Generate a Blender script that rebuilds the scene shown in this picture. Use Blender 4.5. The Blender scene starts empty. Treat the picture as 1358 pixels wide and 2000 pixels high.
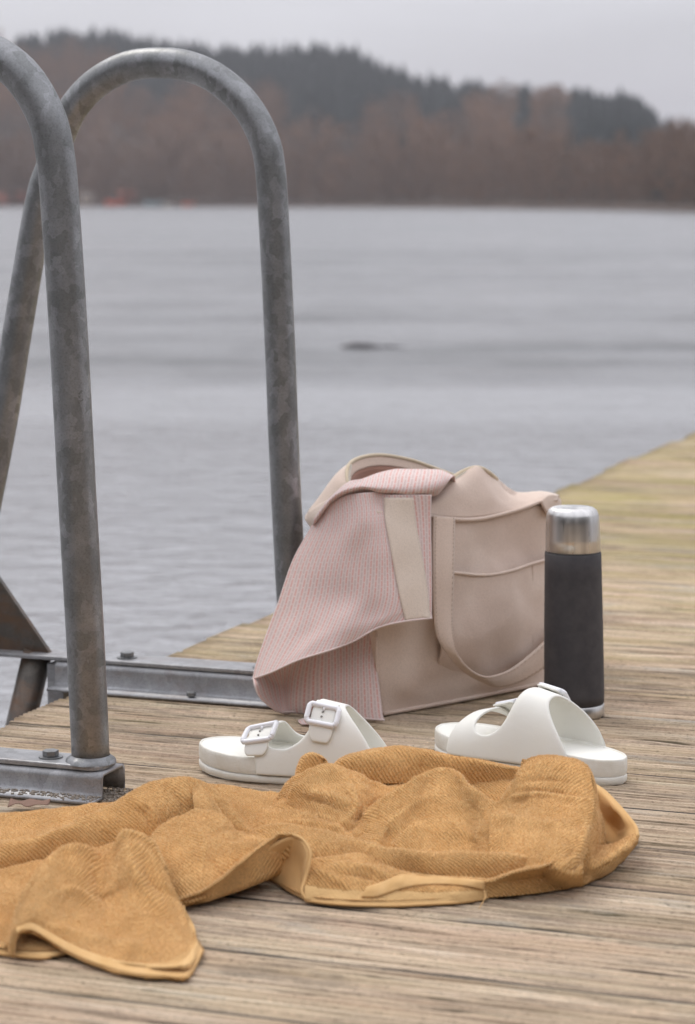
import bpy, bmesh, math, random
import numpy as np
from mathutils import Vector, Matrix, noise as mnoise
random.seed(7); np.random.seed(7)
R = math.radians

# ------------------------------------------------------------------ camera, sky, light
scene = bpy.context.scene
col = scene.collection
H = 0.66                       # camera height above the deck
FPX = 4722.0                   # focal length in pixels of the 2000 px high photograph (85 mm)
PITCH = math.atan(605 / FPX)
cam_d = bpy.data.cameras.new('camera'); cam = bpy.data.objects.new('camera', cam_d); col.objects.link(cam)
cam.location = (0, 0, H); cam.rotation_euler = (R(90) - PITCH, 0, 0)
cam_d.sensor_fit = 'VERTICAL'; cam_d.sensor_height = 36; cam_d.lens = 85
cam_d.clip_start = 0.05; cam_d.clip_end = 6000
cam_d.dof.use_dof = True; cam_d.dof.focus_distance = 2.75; cam_d.dof.aperture_fstop = 6.5
scene.camera = cam

SUN_EL, SUN_AZ = R(55), R(-40)      # high, behind the cloud, from the left and slightly ahead
world = bpy.data.worlds.new('World'); scene.world = world; world.use_nodes = True
wn, wl = world.node_tree.nodes, world.node_tree.links
wn.clear()
wo = wn.new('ShaderNodeOutputWorld'); wb = wn.new('ShaderNodeBackground'); wl.new(wb.outputs[0], wo.inputs[0])
wb.inputs['Strength'].default_value = 0.1
sky = wn.new('ShaderNodeTexSky'); sky.sky_type = 'NISHITA'; sky.sun_disc = False
sky.sun_elevation = SUN_EL; sky.sun_rotation = SUN_AZ; sky.dust_density = 4
tc = wn.new('ShaderNodeTexCoord'); sp = wn.new('ShaderNodeSeparateXYZ'); wl.new(tc.outputs['Generated'], sp.inputs[0])
mx0 = wn.new('ShaderNodeMath'); mx0.operation = 'MAXIMUM'; mx0.inputs[1].default_value = 0; wl.new(sp.outputs['Z'], mx0.inputs[0])
ma = wn.new('ShaderNodeMath'); ma.operation = 'MULTIPLY_ADD'; ma.inputs[1].default_value = 9.6; ma.inputs[2].default_value = 5.0
wl.new(mx0.outputs[0], ma.inputs[0])              # overcast sky: the zenith is about three times the horizon
mp = wn.new('ShaderNodeMapping'); mp.inputs['Scale'].default_value = (1.6, 1.6, 7); wl.new(tc.outputs['Generated'], mp.inputs[0])
cn = wn.new('ShaderNodeTexNoise'); cn.inputs['Scale'].default_value = 2.4; cn.inputs['Detail'].default_value = 5; wl.new(mp.outputs[0], cn.inputs[0])
cr = wn.new('ShaderNodeMapRange'); cr.inputs[1].default_value = .3; cr.inputs[2].default_value = .7
cr.inputs[3].default_value = .84; cr.inputs[4].default_value = 1.14; wl.new(cn.outputs[0], cr.inputs[0])
mm = wn.new('ShaderNodeMath'); mm.operation = 'MULTIPLY'; wl.new(ma.outputs[0], mm.inputs[0]); wl.new(cr.outputs[0], mm.inputs[1])
cc = wn.new('ShaderNodeVectorMath'); cc.operation = 'SCALE'; cc.inputs[0].default_value = (.955, .965, 1.035); wl.new(mm.outputs[0], cc.inputs['Scale'])
mix = wn.new('ShaderNodeMix'); mix.data_type = 'RGBA'; mix.inputs[0].default_value = .88
wl.new(sky.outputs[0], mix.inputs[6]); wl.new(cc.outputs[0], mix.inputs[7]); wl.new(mix.outputs[2], wb.inputs['Color'])
sl = bpy.data.lights.new('sun', 'SUN'); sl.energy = 0.9; sl.angle = R(22); sl.color = (1, .95, .87)
so = bpy.data.objects.new('sun', sl); col.objects.link(so)
sd = Vector((math.sin(SUN_AZ) * math.cos(SUN_EL), math.cos(SUN_AZ) * math.cos(SUN_EL), math.sin(SUN_EL)))
so.rotation_euler = sd.to_track_quat('Z', 'Y').to_euler()
scene.view_settings.view_transform = 'Standard'; scene.view_settings.look = 'None'
scene.view_settings.exposure = 0.36; scene.view_settings.gamma = 1; scene.view_settings.use_curve_mapping = False

# ------------------------------------------------------------------ helpers
CT, ST = math.cos(PITCH), math.sin(PITCH)
def ray(px, py):
    x, y = (px - 679) / FPX, -(py - 1000) / FPX
    return Vector((x, CT + y * ST, -ST + y * CT))
def at(px, py, z=0.0):
    d = ray(px, py); return Vector((0, 0, H)) + d * ((z - H) / d.z)
def atY(px, py, Y):
    d = ray(px, py); return Vector((0, 0, H)) + d * (Y / d.y)
DA = R(20.1)
PD = Vector((math.cos(DA), -math.sin(DA), 0)); QD = Vector((math.sin(DA), math.cos(DA), 0)); UP = Vector((0, 0, 1))
def deck(u, v, z=0.0): return PD * u + QD * v + UP * z
def uvof(P): return P.dot(PD), P.dot(QD)
def onplane(px, py, P0, n):
    d = ray(px, py); o = Vector((0, 0, H)); return o + d * ((P0 - o).dot(n) / d.dot(n))
def crom(P, n, closed=False):
    """resample a polyline of Vectors/tuples to n points with Catmull-Rom"""
    P = [Vector(p) for p in P]; m = len(P); out = []
    seg = m if closed else m - 1
    for k in range(n):
        t = k * seg / (n if closed else n - 1); i = min(int(t), seg - 1); f = t - i
        if closed: a, b, c, d = P[(i-1) % m], P[i % m], P[(i+1) % m], P[(i+2) % m]
        else:
            b, c = P[i], P[i+1]; a = P[i-1] if i > 0 else b * 2 - c; d = P[i+2] if i + 2 < m else c * 2 - b
        out.append(.5 * ((2*b) + (c-a)*f + (2*a-5*b+4*c-d)*f*f + (3*b-a-3*c+d)*f**3))
    return out
def obj(name, verts, faces, mat, parent=None, smooth=True, uvs=None, solid=0, off=0, sub=0, loc=None):
    me = bpy.data.meshes.new(name)
    if loc is not None: verts = [Vector(v) - Vector(loc) for v in verts]
    elif parent is not None:
        wo_, q_ = Vector((0, 0, 0)), parent
        while q_ is not None: wo_ += q_.location; q_ = q_.parent
        verts = [Vector(v) - wo_ for v in verts]
    me.from_pydata([tuple(v) for v in verts], [], faces)
    if uvs is not None:
        ul = me.uv_layers.new(name='UVMap'); a = np.array(uvs, dtype=np.float32)
        li = np.zeros(len(me.loops), dtype=np.int32); me.loops.foreach_get('vertex_index', li)
        ul.data.foreach_set('uv', a[li].ravel())
    if smooth: me.polygons.foreach_set('use_smooth', [True] * len(me.polygons))
    me.materials.append(mat); me.update()
    o = bpy.data.objects.new(name, me); col.objects.link(o)
    if loc is not None: o.location = loc
    if parent is not None: o.parent = parent
    if solid:
        s = o.modifiers.new('solid', 'SOLIDIFY'); s.thickness = solid; s.offset = off
    if sub:
        s = o.modifiers.new('sub', 'SUBSURF'); s.levels = sub; s.render_levels = sub
    return o
def grid_faces(n, m, closed_m=False, closed_n=False):
    F = []
    for i in range(n if closed_n else n - 1):
        for j in range(m if closed_m else m - 1):
            a, b = i * m + j, i * m + (j + 1) % m; i2 = (i + 1) % n
            F.append((a, b, i2 * m + (j + 1) % m, i2 * m + j))
    return F
def tag(o, label=None, cat=None, group=None, kind=None):
    if label: o['label'] = label
    if cat: o['category'] = cat
    if group: o['group'] = group
    if kind: o['kind'] = kind
    return o
def empty(name, loc, label, cat, group=None):
    o = bpy.data.objects.new(name, None); o.empty_display_size = .05; o.location = loc; col.objects.link(o)
    return tag(o, label, cat, group)
def tube_geo(P, r, seg=20, closed=False, caps=True, flat=1.0):
    P = [Vector(p) for p in P]; n = len(P); V = []; up = None
    for i in range(n):
        if closed: t = P[(i+1) % n] - P[i-1]
        else: t = P[min(i+1, n-1)] - P[max(i-1, 0)]
        t.normalize()
        if up is None:
            up = Vector((0, 0, 1)) if abs(t.z) < .9 else Vector((1, 0, 0))
        up = (up - t * up.dot(t)).normalized(); s = t.cross(up)
        rr = r(i / (n - 1)) if callable(r) else r
        for k in range(seg):
            a = 2 * math.pi * k / seg; V.append(P[i] + (s * math.cos(a) + up * math.sin(a) * flat) * rr)
    F = grid_faces(n, seg, True, closed)
    if caps and not closed:
        F.append(tuple(range(seg))[::-1]); F.append(tuple((n-1) * seg + k for k in range(seg)))
    return V, F
def tube(name, P, r, mat, parent=None, **k):
    V, F = tube_geo(P, r, **k); return obj(name, V, F, mat, parent)
def lathe(name, prof, mat, parent, base, lean=(0, 0), seg=48):
    V = []; m = len(prof)
    for r, z in prof:
        for k in range(seg):
            a = 2 * math.pi * k / seg
            V.append(Vector((base[0] + r * 1.05 * math.cos(a) + lean[0] * z, base[1] + r * 1.05 * math.sin(a) + lean[1] * z, base[2] + z)))
    F = grid_faces(m, seg, True); F.append(tuple(range(seg))[::-1]); F.append(tuple((m-1) * seg + k for k in range(seg)))
    return obj(name, V, F, mat, parent)
def merge(parts):
    V, F = [], []
    for v, f in parts:
        n = len(V); V += list(v); F += [tuple(i + n for i in q) for q in f]
    return V, F
def box_geo(c, ex, ey, ez, hx, hy, hz):
    V = [c + ex * hx * a + ey * hy * b + ez * hz * d for a in (-1, 1) for b in (-1, 1) for d in (-1, 1)]
    return V, [(0,1,3,2), (4,6,7,5), (0,4,5,1), (2,3,7,6), (0,2,6,4), (1,5,7,3)]
def prism_geo(poly, o0, o1):
    """extrude polygon (list of Vectors) from +o0 to +o1"""
    n = len(poly); V = [p + o0 for p in poly] + [p + o1 for p in poly]
    F = [(i, (i+1) % n, n + (i+1) % n, n + i) for i in range(n)] + [tuple(range(n))[::-1], tuple(range(n, 2*n))]
    return V, F
def bevel(o, w=.002, seg=2):
    b = o.modifiers.new('bevel', 'BEVEL'); b.width = w; b.segments = seg; b.limit_method = 'ANGLE'; b.angle_limit = R(35); return o
def net(ctrl, n, m):
    """ctrl: rows of Vectors -> n x m catmull-rom grid"""
    rows = [crom(r, m) for r in ctrl]
    cols = [crom([rows[i][j] for i in range(len(rows))], n) for j in range(m)]
    return [[cols[j][i] for j in range(m)] for i in range(n)]
def net_obj(name, ctrl, n, m, mat, parent=None, solid=.0015, off=0, wr=0, ws=12, su=1, sv=1, du=0, dv=0, bulge=0, seed=0, loc=None):
    G = net(ctrl, n, m); V = []; U = []
    for i in range(n):
        for j in range(m):
            p = G[i][j].copy()
            if wr or bulge:
                a = G[min(i+1, n-1)][j] - G[max(i-1, 0)][j]; b = G[i][min(j+1, m-1)] - G[i][max(j-1, 0)]
                nn = a.cross(b)
                if nn.length > 1e-12:
                    nn.normalize()
                    if nn.y > 0: nn = -nn
                    q = p * ws + Vector((seed, seed * 2, 0))
                    e = min(1, 4 * min(i / (n-1), 1 - i / (n-1)) + .25) * min(1, 4 * min(j / (m-1), 1 - j / (m-1)) + .25)
                    p += nn * (wr * e * (mnoise.noise(q) + .5 * mnoise.noise(q * 2.1) + (1.1 * (.3 - abs(mnoise.noise(q * .9 + Vector((7, 1, 3))))) if wr > .0045 else 0)) + bulge * math.sin(math.pi * i / (n-1)) * math.sin(math.pi * j / (m-1)))
            V.append(p); U.append((du + su * j / (m-1), dv + sv * i / (n-1)))
    return obj(name, V, grid_faces(n, m), mat, parent, uvs=U, solid=solid, off=off, loc=loc)

# ------------------------------------------------------------------ materials
def mat(name, base=(.5, .5, .5), rough=.6, metal=0, spec=.5):
    m = bpy.data.materials.new(name); m.use_nodes = True; b = m.node_tree.nodes['Principled BSDF']
    b.inputs['Base Color'].default_value = (*base, 1); b.inputs['Roughness'].default_value = rough
    b.inputs['Metallic'].default_value = metal; b.inputs['Specular IOR Level'].default_value = spec
    return m
class N:
    """small node-building helper"""
    def __init__(s, m): s.t = m.node_tree; s.n = s.t.nodes; s.l = s.t.links; s.b = s.n['Principled BSDF']
    def new(s, k, **p):
        x = s.n.new(k)
        for a, v in p.items(): setattr(x, a, v)
        return x
    def inp(s, node, i, v):
        if hasattr(v, 'links') or isinstance(v, bpy.types.NodeSocket): s.l.new(v, node.inputs[i])
        else: node.inputs[i].default_value = v
    def coord(s, k='Object'): return s.new('ShaderNodeTexCoord').outputs[k]
    def mapping(s, v, sc=(1, 1, 1), loc=(0, 0, 0), rot=(0, 0, 0)):
        x = s.new('ShaderNodeMapping'); s.l.new(v, x.inputs[0]); s.inp(x, 'Scale', sc); s.inp(x, 'Location', loc); x.inputs['Rotation'].default_value = rot
        return x.outputs[0]
    def noise(s, v, scale, detail=4, rough=.5, dist=0):
        x = s.new('ShaderNodeTexNoise'); s.l.new(v, x.inputs['Vector']); x.inputs['Scale'].default_value = scale
        x.inputs['Detail'].default_value = detail; x.inputs['Roughness'].default_value = rough; x.inputs['Distortion'].default_value = dist
        return x.outputs[0]
    def ramp(s, v, pts):
        x = s.new('ShaderNodeValToRGB'); s.l.new(v, x.inputs[0]); e = x.color_ramp.elements
        while len(e) < len(pts): e.new(.5)
        for k, (p, c) in enumerate(pts):
            e[k].position = p; e[k].color = (*c, 1) if isinstance(c, tuple) else (c, c, c, 1)
        return x.outputs[0]
    def mix(s, f, a, b, blend='MIX'):
        x = s.new('ShaderNodeMix', data_type='RGBA', blend_type=blend)
        s.inp(x, 0, f); s.inp(x, 6, a if not isinstance(a, tuple) else (*a, 1)); s.inp(x, 7, b if not isinstance(b, tuple) else (*b, 1))
        return x.outputs[2]
    def math(s, op, a, b=0.0, c=None):
        x = s.new('ShaderNodeMath', operation=op); s.inp(x, 0, a); s.inp(x, 1, b)
        if c is not None: s.inp(x, 2, c)
        return x.outputs[0]
    def bump(s, h, dist=.001, strength=1.0, nrm=None):
        x = s.new('ShaderNodeBump'); s.l.new(h, x.inputs['Height']); x.inputs['Distance'].default_value = dist; x.inputs['Strength'].default_value = strength
        if nrm is not None: s.l.new(nrm, x.inputs['Normal'])
        return x.outputs[0]
    def set(s, k, v): s.l.new(v, s.b.inputs[k])

def wood_mat():
    m = mat('weathered_wood', rough=.85, spec=.2); g = N(m)
    oi = g.new('ShaderNodeObjectInfo'); co = g.coord()
    sh = g.new('ShaderNodeCombineXYZ'); r7 = g.math('MULTIPLY', oi.outputs['Random'], 37.0)
    g.l.new(r7, sh.inputs[0]); g.l.new(r7, sh.inputs[1]); g.l.new(r7, sh.inputs[2])
    add = g.new('ShaderNodeVectorMath', operation='ADD'); g.l.new(co, add.inputs[0]); g.l.new(sh.outputs[0], add.inputs[1]); v = add.outputs[0]
    st = g.mapping(v, (4.5, 70, 30)); st2 = g.mapping(v, (7, 270, 60)); bl = g.mapping(v, (3.5, 14, 8))
    n1 = g.noise(st, 1, 6, .6, 0); n2 = g.noise(st2, 1, 4, .65); n3 = g.noise(bl, 1.2, 5, .6); n4 = g.noise(g.mapping(v, (.5, 1, 1)), 360, 4, .75); n5 = g.noise(v, 1.7, 3)
    c = g.ramp(n1, [(.30, (.27, .20, .145)), (.41, (.47, .365, .27)), (.54, (.62, .48, .35)), (.68, (.72, .59, .45))])
    c = g.mix(g.ramp(n3, [(.46, 0.0), (.62, .55)]), c, (.50, .345, .24))            # pinkish brown bare wood
    c = g.mix(g.ramp(n3, [(.30, .6), (.42, 0.0)]), c, (.45, .43, .40))               # grey weathering
    fine = g.ramp(n2, [(.33, .22), (.41, .82), (.50, 1.0), (.62, 1.08)])
    c = g.mix(1.0, c, fine, 'MULTIPLY')
    sp_ = g.ramp(n4, [(.32, .35), (.43, .95), (.58, 1.0), (.68, 1.4)])
    c = g.mix(.9, c, sp_, 'MULTIPLY')
    # yellow-green algae, more of it far out along the jetty and along the outer edge
    gp = g.new('ShaderNodeNewGeometry'); sx = g.new('ShaderNodeSeparateXYZ'); g.l.new(gp.outputs['Position'], sx.inputs[0])
    far = g.new('ShaderNodeMapRange'); g.l.new(sx.outputs['Y'], far.inputs[0]); far.inputs[1].default_value = 2.9; far.inputs[2].default_value = 5.2; far.inputs[3].default_value = .16; far.inputs[4].default_value = 1.0
    al = g.math('MULTIPLY', g.ramp(g.noise(g.mapping(v, (2.2, 26, 10)), 1, 5, .65), [(.40, 0.0), (.62, .85)]), far.outputs[0])
    c = g.mix(al, c, (.40, .35, .125))
    c = g.mix(g.ramp(g.noise(g.mapping(v, (6, 18, 10)), 1, 5, .7), [(.54, 0.0), (.66, .55)]), c, (.20, .165, .125))
    tint = g.new('ShaderNodeMapRange'); g.l.new(oi.outputs['Random'], tint.inputs[0]); tint.inputs[3].default_value = .86; tint.inputs[4].default_value = 1.1
    tt = g.new('ShaderNodeVectorMath', operation='SCALE'); g.l.new(c, tt.inputs[0]); g.l.new(tint.outputs[0], tt.inputs['Scale'])
    g.set('Base Color', tt.outputs[0])
    h = g.math('ADD', g.math('MULTIPLY', n2, 1.0), g.math('MULTIPLY', n4, .5))
    g.set('Normal', g.bump(h, .003, .9)); return m
WOOD = wood_mat()

def galv_mat(name, dark, light, rust=0.0, metal=.7):
    m = mat(name, rough=.5, metal=metal, spec=.5); g = N(m); v = g.coord()
    w = g.noise(v, 22, 4, .6); wv = g.new('ShaderNodeVectorMath', operation='MULTIPLY_ADD')
    nc = g.new('ShaderNodeTexNoise'); g.l.new(v, nc.inputs[0]); nc.inputs['Scale'].default_value = 26; nc.inputs['Detail'].default_value = 5
    g.l.new(nc.outputs['Color'], wv.inputs[0]); wv.inputs[1].default_value = (.06, .06, .06); g.l.new(v, wv.inputs[2])
    vo = g.new('ShaderNodeTexVoronoi'); vo.inputs['Scale'].default_value = 82; g.l.new(g.mapping(wv.outputs[0], (1, 1, .55), rot=(.5, .4, 0)), vo.inputs[0])
    sc = g.new('ShaderNodeSeparateColor'); g.l.new(vo.outputs['Color'], sc.inputs[0])
    f = g.ramp(sc.outputs[0], [(0, 0.0), (.3, .3), (.62, .55), (.95, .9)])
    c = g.mix(f, dark, light); c = g.mix(g.math('MULTIPLY', g.ramp(w, [(.35, .0), (.65, .6)]), .8), c, tuple(x * .62 for x in dark))
    fi = g.noise(v, 420, 3, .7); c = g.mix(.6, c, g.ramp(fi, [(.25, .55), (.5, 1.0), (.8, 1.15)]), 'MULTIPLY')
    if rust:
        rn = g.noise(g.mapping(v, (1, 1, 1.8)), 17, 6, .65); c = g.mix(g.ramp(rn, [(.52 - .1 * rust, 0.0), (.66, rust)]), c, (.16, .085, .045))
    g.set('Base Color', c)
    g.set('Roughness', g.ramp(w, [(.3, .32), (.7, .50)]))
    g.set('Normal', g.bump(g.math('ADD', fi, g.math('MULTIPLY', w, 2)), .0006, .5)); return m
GALV = galv_mat('galvanised_steel', (.215, .22, .218), (.345, .348, .358))
GALV2 = galv_mat('weathered_channel', (.30, .30, .305), (.42, .42, .43), .25, .35)
RUST = galv_mat('stained_steel', (.10, .088, .075), (.15, .13, .11), .8, .4)

def canvas_mat(name, c0, c1, sc=1.0):
    m = mat(name, rough=.9, spec=.15); g = N(m); v = g.coord(); n = g.noise(v, 9, 3); n2 = g.noise(g.mapping(v, (1, 1, .5)), 900 * sc, 2, .6); n3 = g.noise(v, 60, 5, .65)
    c = g.mix(g.ramp(n, [(.35, 0.0), (.65, 1.0)]), c0, c1); c = g.mix(.35, c, g.ramp(n2, [(.3, .7), (.6, 1.1)]), 'MULTIPLY')
    g.set('Base Color', c); g.set('Normal', g.bump(g.math('ADD', n2, g.math('MULTIPLY', n3, 1.2)), .0009, .6))
    g.b.inputs['Sheen Weight'].default_value = .25; return m
CANVAS = canvas_mat('beige_canvas', (.67, .525, .435), (.73, .60, .505))
WEBBING = canvas_mat('webbing', (.64, .50, .405), (.68, .54, .445))
LINING = canvas_mat('rose_lining', (.38, .20, .15), (.42, .24, .18))
ZIP = canvas_mat('zipper_tape', (.58, .47, .33), (.62, .52, .38))
TEETH = mat('zipper_teeth', (.72, .68, .60), .4)
LABEL = canvas_mat('cloth_band', (.68, .56, .46), (.71, .60, .50))

def pink_mat():
    m = mat('striped_pink_cotton', rough=.95, spec=.1); g = N(m); uv = g.coord('UV')
    # u,v in metres: thin vertical dashes woven in rows
    sep = g.new('ShaderNodeSeparateXYZ'); nz = g.new('ShaderNodeTexNoise'); g.l.new(uv, nz.inputs[0]); nz.inputs['Scale'].default_value = 60
    g.l.new(uv, sep.inputs[0])
    wob = g.math('MULTIPLY', g.math('SUBTRACT', nz.outputs[0], .5), .0009)
    P = .0039
    x = g.math('DIVIDE', g.math('ADD', sep.outputs[0], wob), P); fx = g.math('FRACT', x); ix = g.math('FLOOR', x)
    y = g.math('ADD', g.math('DIVIDE', sep.outputs[1], .0078), g.math('MULTIPLY', ix, .5)); fy = g.math('FRACT', y)
    par = g.math('MODULO', g.math('ABSOLUTE', ix), 2.0)
    line = g.math('MULTIPLY', g.math('GREATER_THAN', fx, .34), g.math('LESS_THAN', fx, .86))
    dash = g.math('MULTIPLY', line, g.math('GREATER_THAN', fy, .13))
    pk = g.mix(par, (.66, .345, .295), (.58, .44, .405))
    c = g.mix(g.math('MULTIPLY', dash, .82), (.70, .57, .53), pk)
    c = g.mix(.25, c, g.ramp(g.noise(uv, 1500, 2), [(.3, .7), (.7, 1.15)]), 'MULTIPLY')
    g.set('Base Color', c); g.set('Normal', g.bump(g.math('SUBTRACT', 1.0, g.math('MULTIPLY', dash, .7)), .0008, .6)); g.b.inputs['Sheen Weight'].default_value = .3
    return m
PINK = pink_mat()

def terry_mat(name='mustard_terry', terry=True):
    m = mat(name, rough=1, spec=.05); g = N(m); uv = g.coord('UV')
    big = g.noise(uv, 14, 3); c0, c1 = (.62, .355, .140), (.69, .43, .19)
    if terry:
        at_ = g.new('ShaderNodeAttribute', attribute_name='hem')
        ns = g.new('ShaderNodeTexNoise'); g.l.new(uv, ns.inputs[0]); ns.inputs['Scale'].default_value = 22; ns.inputs['Detail'].default_value = 3
        w = g.new('ShaderNodeTexWave', wave_type='BANDS', bands_direction='X'); w.inputs['Scale'].default_value = 96; w.inputs['Distortion'].default_value = 0
        sh = g.new('ShaderNodeVectorMath', operation='MULTIPLY_ADD'); g.l.new(ns.outputs['Color'], sh.inputs[0]); sh.inputs[1].default_value = (0, 0, 0); g.l.new(uv, sh.inputs[2])
        g.l.new(sh.outputs[0], w.inputs[0])
        loops = g.noise(sh.outputs[0], 430, 3, .65); patch = g.ramp(g.noise(uv, 24, 3, .6), [(.36, .25), (.58, 1.0)])
        rib = g.math('MULTIPLY', g.math('MULTIPLY', w.outputs['Fac'], patch), g.math('SUBTRACT', 1.0, at_.outputs['Fac']))
        hgt = g.math('ADD', g.math('MULTIPLY', rib, 1.0), g.math('MULTIPLY', loops, .55))
        c = g.mix(g.ramp(big, [(.35, 0.0), (.65, 1.0)]), c0, c1)
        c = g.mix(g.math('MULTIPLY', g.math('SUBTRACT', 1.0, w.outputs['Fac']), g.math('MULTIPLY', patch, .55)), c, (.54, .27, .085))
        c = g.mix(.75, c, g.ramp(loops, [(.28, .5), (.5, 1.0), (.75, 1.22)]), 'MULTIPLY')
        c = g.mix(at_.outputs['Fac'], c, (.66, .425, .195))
        g.set('Normal', g.bump(hgt, .0024, .7))
    else:
        c = g.mix(g.ramp(big, [(.35, 0.0), (.65, 1.0)]), (.63, .385, .165), (.675, .43, .20))
        g.set('Normal', g.bump(g.noise(uv, 700, 2), .0006, .5))
    g.set('Base Color', c); g.b.inputs['Sheen Weight'].default_value = .2; g.b.inputs['Sheen Tint'].default_value = (.9, .75, .5, 1)
    return m
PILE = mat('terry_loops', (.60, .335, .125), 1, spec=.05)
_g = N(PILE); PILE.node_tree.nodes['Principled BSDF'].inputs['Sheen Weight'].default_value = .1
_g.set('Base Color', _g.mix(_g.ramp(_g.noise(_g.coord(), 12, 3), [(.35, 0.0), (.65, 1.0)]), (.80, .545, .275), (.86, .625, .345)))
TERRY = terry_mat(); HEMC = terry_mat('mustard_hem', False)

def eva_mat(name, bump):
    m = mat(name, (.80, .79, .74), .55, spec=.4); g = N(m); v = g.coord()
    n = g.noise(v, 30, 5, .6); g.set('Base Color', g.mix(g.ramp(n, [(.38, .0), (.62, 1.0)]), (.80, .79, .735), (.70, .67, .59) if bump else (.80, .785, .72)))
    cfac = g.b.inputs['Base Color'].links[0].from_socket; g.set('Base Color', g.mix(g.ramp(g.noise(v, 85, 6, .75), [(.60, 0.0), (.72, .5 if bump else .22)]), cfac, (.50, .46, .38)))
    g.set('Normal', g.bump(g.noise(g.mapping(v, (.5, .5, 3)) if bump else v, 130 if bump else 60, 4, .6, 1.0), .0009 if bump else .0004, .55)); g.b.inputs['Subsurface Weight'].default_value = .0
    return m
EVA = eva_mat('white_rubber', False); EVAS = eva_mat('crinkled_sole_rubber', True); BUCK = mat('lilac_white_plastic', (.80, .80, .825), .35)
HOLE = mat('buckle_hole', (.25, .24, .22), .8)
def steel_mat():
    m = mat('brushed_steel', (.62, .60, .58), .3, 1); g = N(m); v = g.coord()
    n = g.noise(g.mapping(v, (260, 260, 2)), 1, 3, .6); g.set('Roughness', g.ramp(n, [(.3, .26), (.7, .42)])); g.b.inputs['Anisotropic'].default_value = .5
    n2 = g.noise(g.mapping(v, (95, 95, .5)), 1, 2); g.set('Base Color', g.ramp(n2, [(.35, (.54, .525, .51)), (.62, (.70, .685, .665))]))
    g.set('Normal', g.bump(n, .0002, .35)); return m
STEEL = steel_mat()
def flaskb():
    m = mat('charcoal_coating', (.052, .048, .052), .62, spec=.35); g = N(m); v = g.coord(); n = g.noise(v, 45, 5, .65)
    g.set('Base Color', g.mix(g.ramp(n, [(.4, 0.0), (.75, 1.0)]), (.050, .047, .051), (.075, .070, .072))); g.set('Normal', g.bump(g.noise(v, 900, 2), .0003, .4)); return m
CHAR = flaskb()
BLACK = mat('black_seal', (.02, .02, .02), .5)

# ------------------------------------------------------------------ water, far shore
WZ = -0.40
def water():
    m = mat('lake_water', (.12, .115, .12), .08, spec=.5); g = N(m); g.b.inputs['IOR'].default_value = 1.5
    gp = g.new('ShaderNodeNewGeometry'); v = gp.outputs['Position']
    sx = g.new('ShaderNodeSeparateXYZ'); g.l.new(v, sx.inputs[0])
    w1 = g.noise(g.mapping(v, (1.0, 1.5, 1), rot=(0, 0, .25)), 5.5, 4, .6, .4)
    w2 = g.noise(g.mapping(v, (.30, 1.0, 1), rot=(0, 0, -.1)), 1.1, 5, .6, .5)
    w3 = g.noise(g.mapping(v, (.05, .30, 1)), .55, 4, .6, .3)
    fr = g.new('ShaderNodeMapRange', interpolation_type='SMOOTHSTEP'); g.l.new(sx.outputs['Y'], fr.inputs[0]); fr.inputs[1].default_value = 11.5; fr.inputs[2].default_value = 15; fr.inputs[3].default_value = .12; fr.inputs[4].default_value = 1
    h = g.math('ADD', g.math('MULTIPLY', w1, .030), g.math('ADD', g.math('MULTIPLY', g.math('MULTIPLY', w2, .12), fr.outputs[0]), g.math('MULTIPLY', g.math('MULTIPLY', w3, .5), fr.outputs[0])))
    g.set('Normal', g.bump(h, 1.0, 1.0))
    # gusts roughen the surface further out
    gu = g.ramp(g.noise(g.mapping(v, (.10, .42, 1)), 1.0, 5, .65), [(.32, .15), (.62, 1.0)])
    g.set('Roughness', g.math('MULTIPLY_ADD', g.math('MULTIPLY', gu, fr.outputs[0]), .16, .10))
    f2 = g.new('ShaderNodeMapRange', interpolation_type='SMOOTHSTEP'); g.l.new(sx.outputs['Y'], f2.inputs[0]); f2.inputs[1].default_value = 35; f2.inputs[2].default_value = 110; f2.inputs[3].default_value = 1; f2.inputs[4].default_value = .25
    blot = g.ramp(g.noise(g.mapping(v, (1.3, .55, 1), rot=(0, 0, .08)), 1.0, 4, .6, .3), [(.44, 0.0), (.56, 1.0)])
    band = g.math('MULTIPLY', g.math('MULTIPLY', g.math('ADD', g.math('MULTIPLY', gu, .45), g.math('MULTIPLY', blot, .6)), fr.outputs[0]), f2.outputs[0])
    g.set('Specular IOR Level', g.math('MULTIPLY_ADD', band, -.42, .5))
    # darker base colour in the gusts, standing in for their weaker sky reflection
    g.set('Base Color', g.mix(g.math('MULTIPLY', gu, fr.outputs[0]), (.32, .32, .325), (.13, .13, .13)))
    nx = 2; S = 2500
    o = obj('water', [(-S, -300, WZ), (S, -300, WZ), (S, 3000, WZ), (-S, 3000, WZ)], [(0, 1, 2, 3)], m, smooth=False)
    return tag(o, 'grey rippled lake reaching to the far wooded shore', kind='structure')
water()

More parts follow.
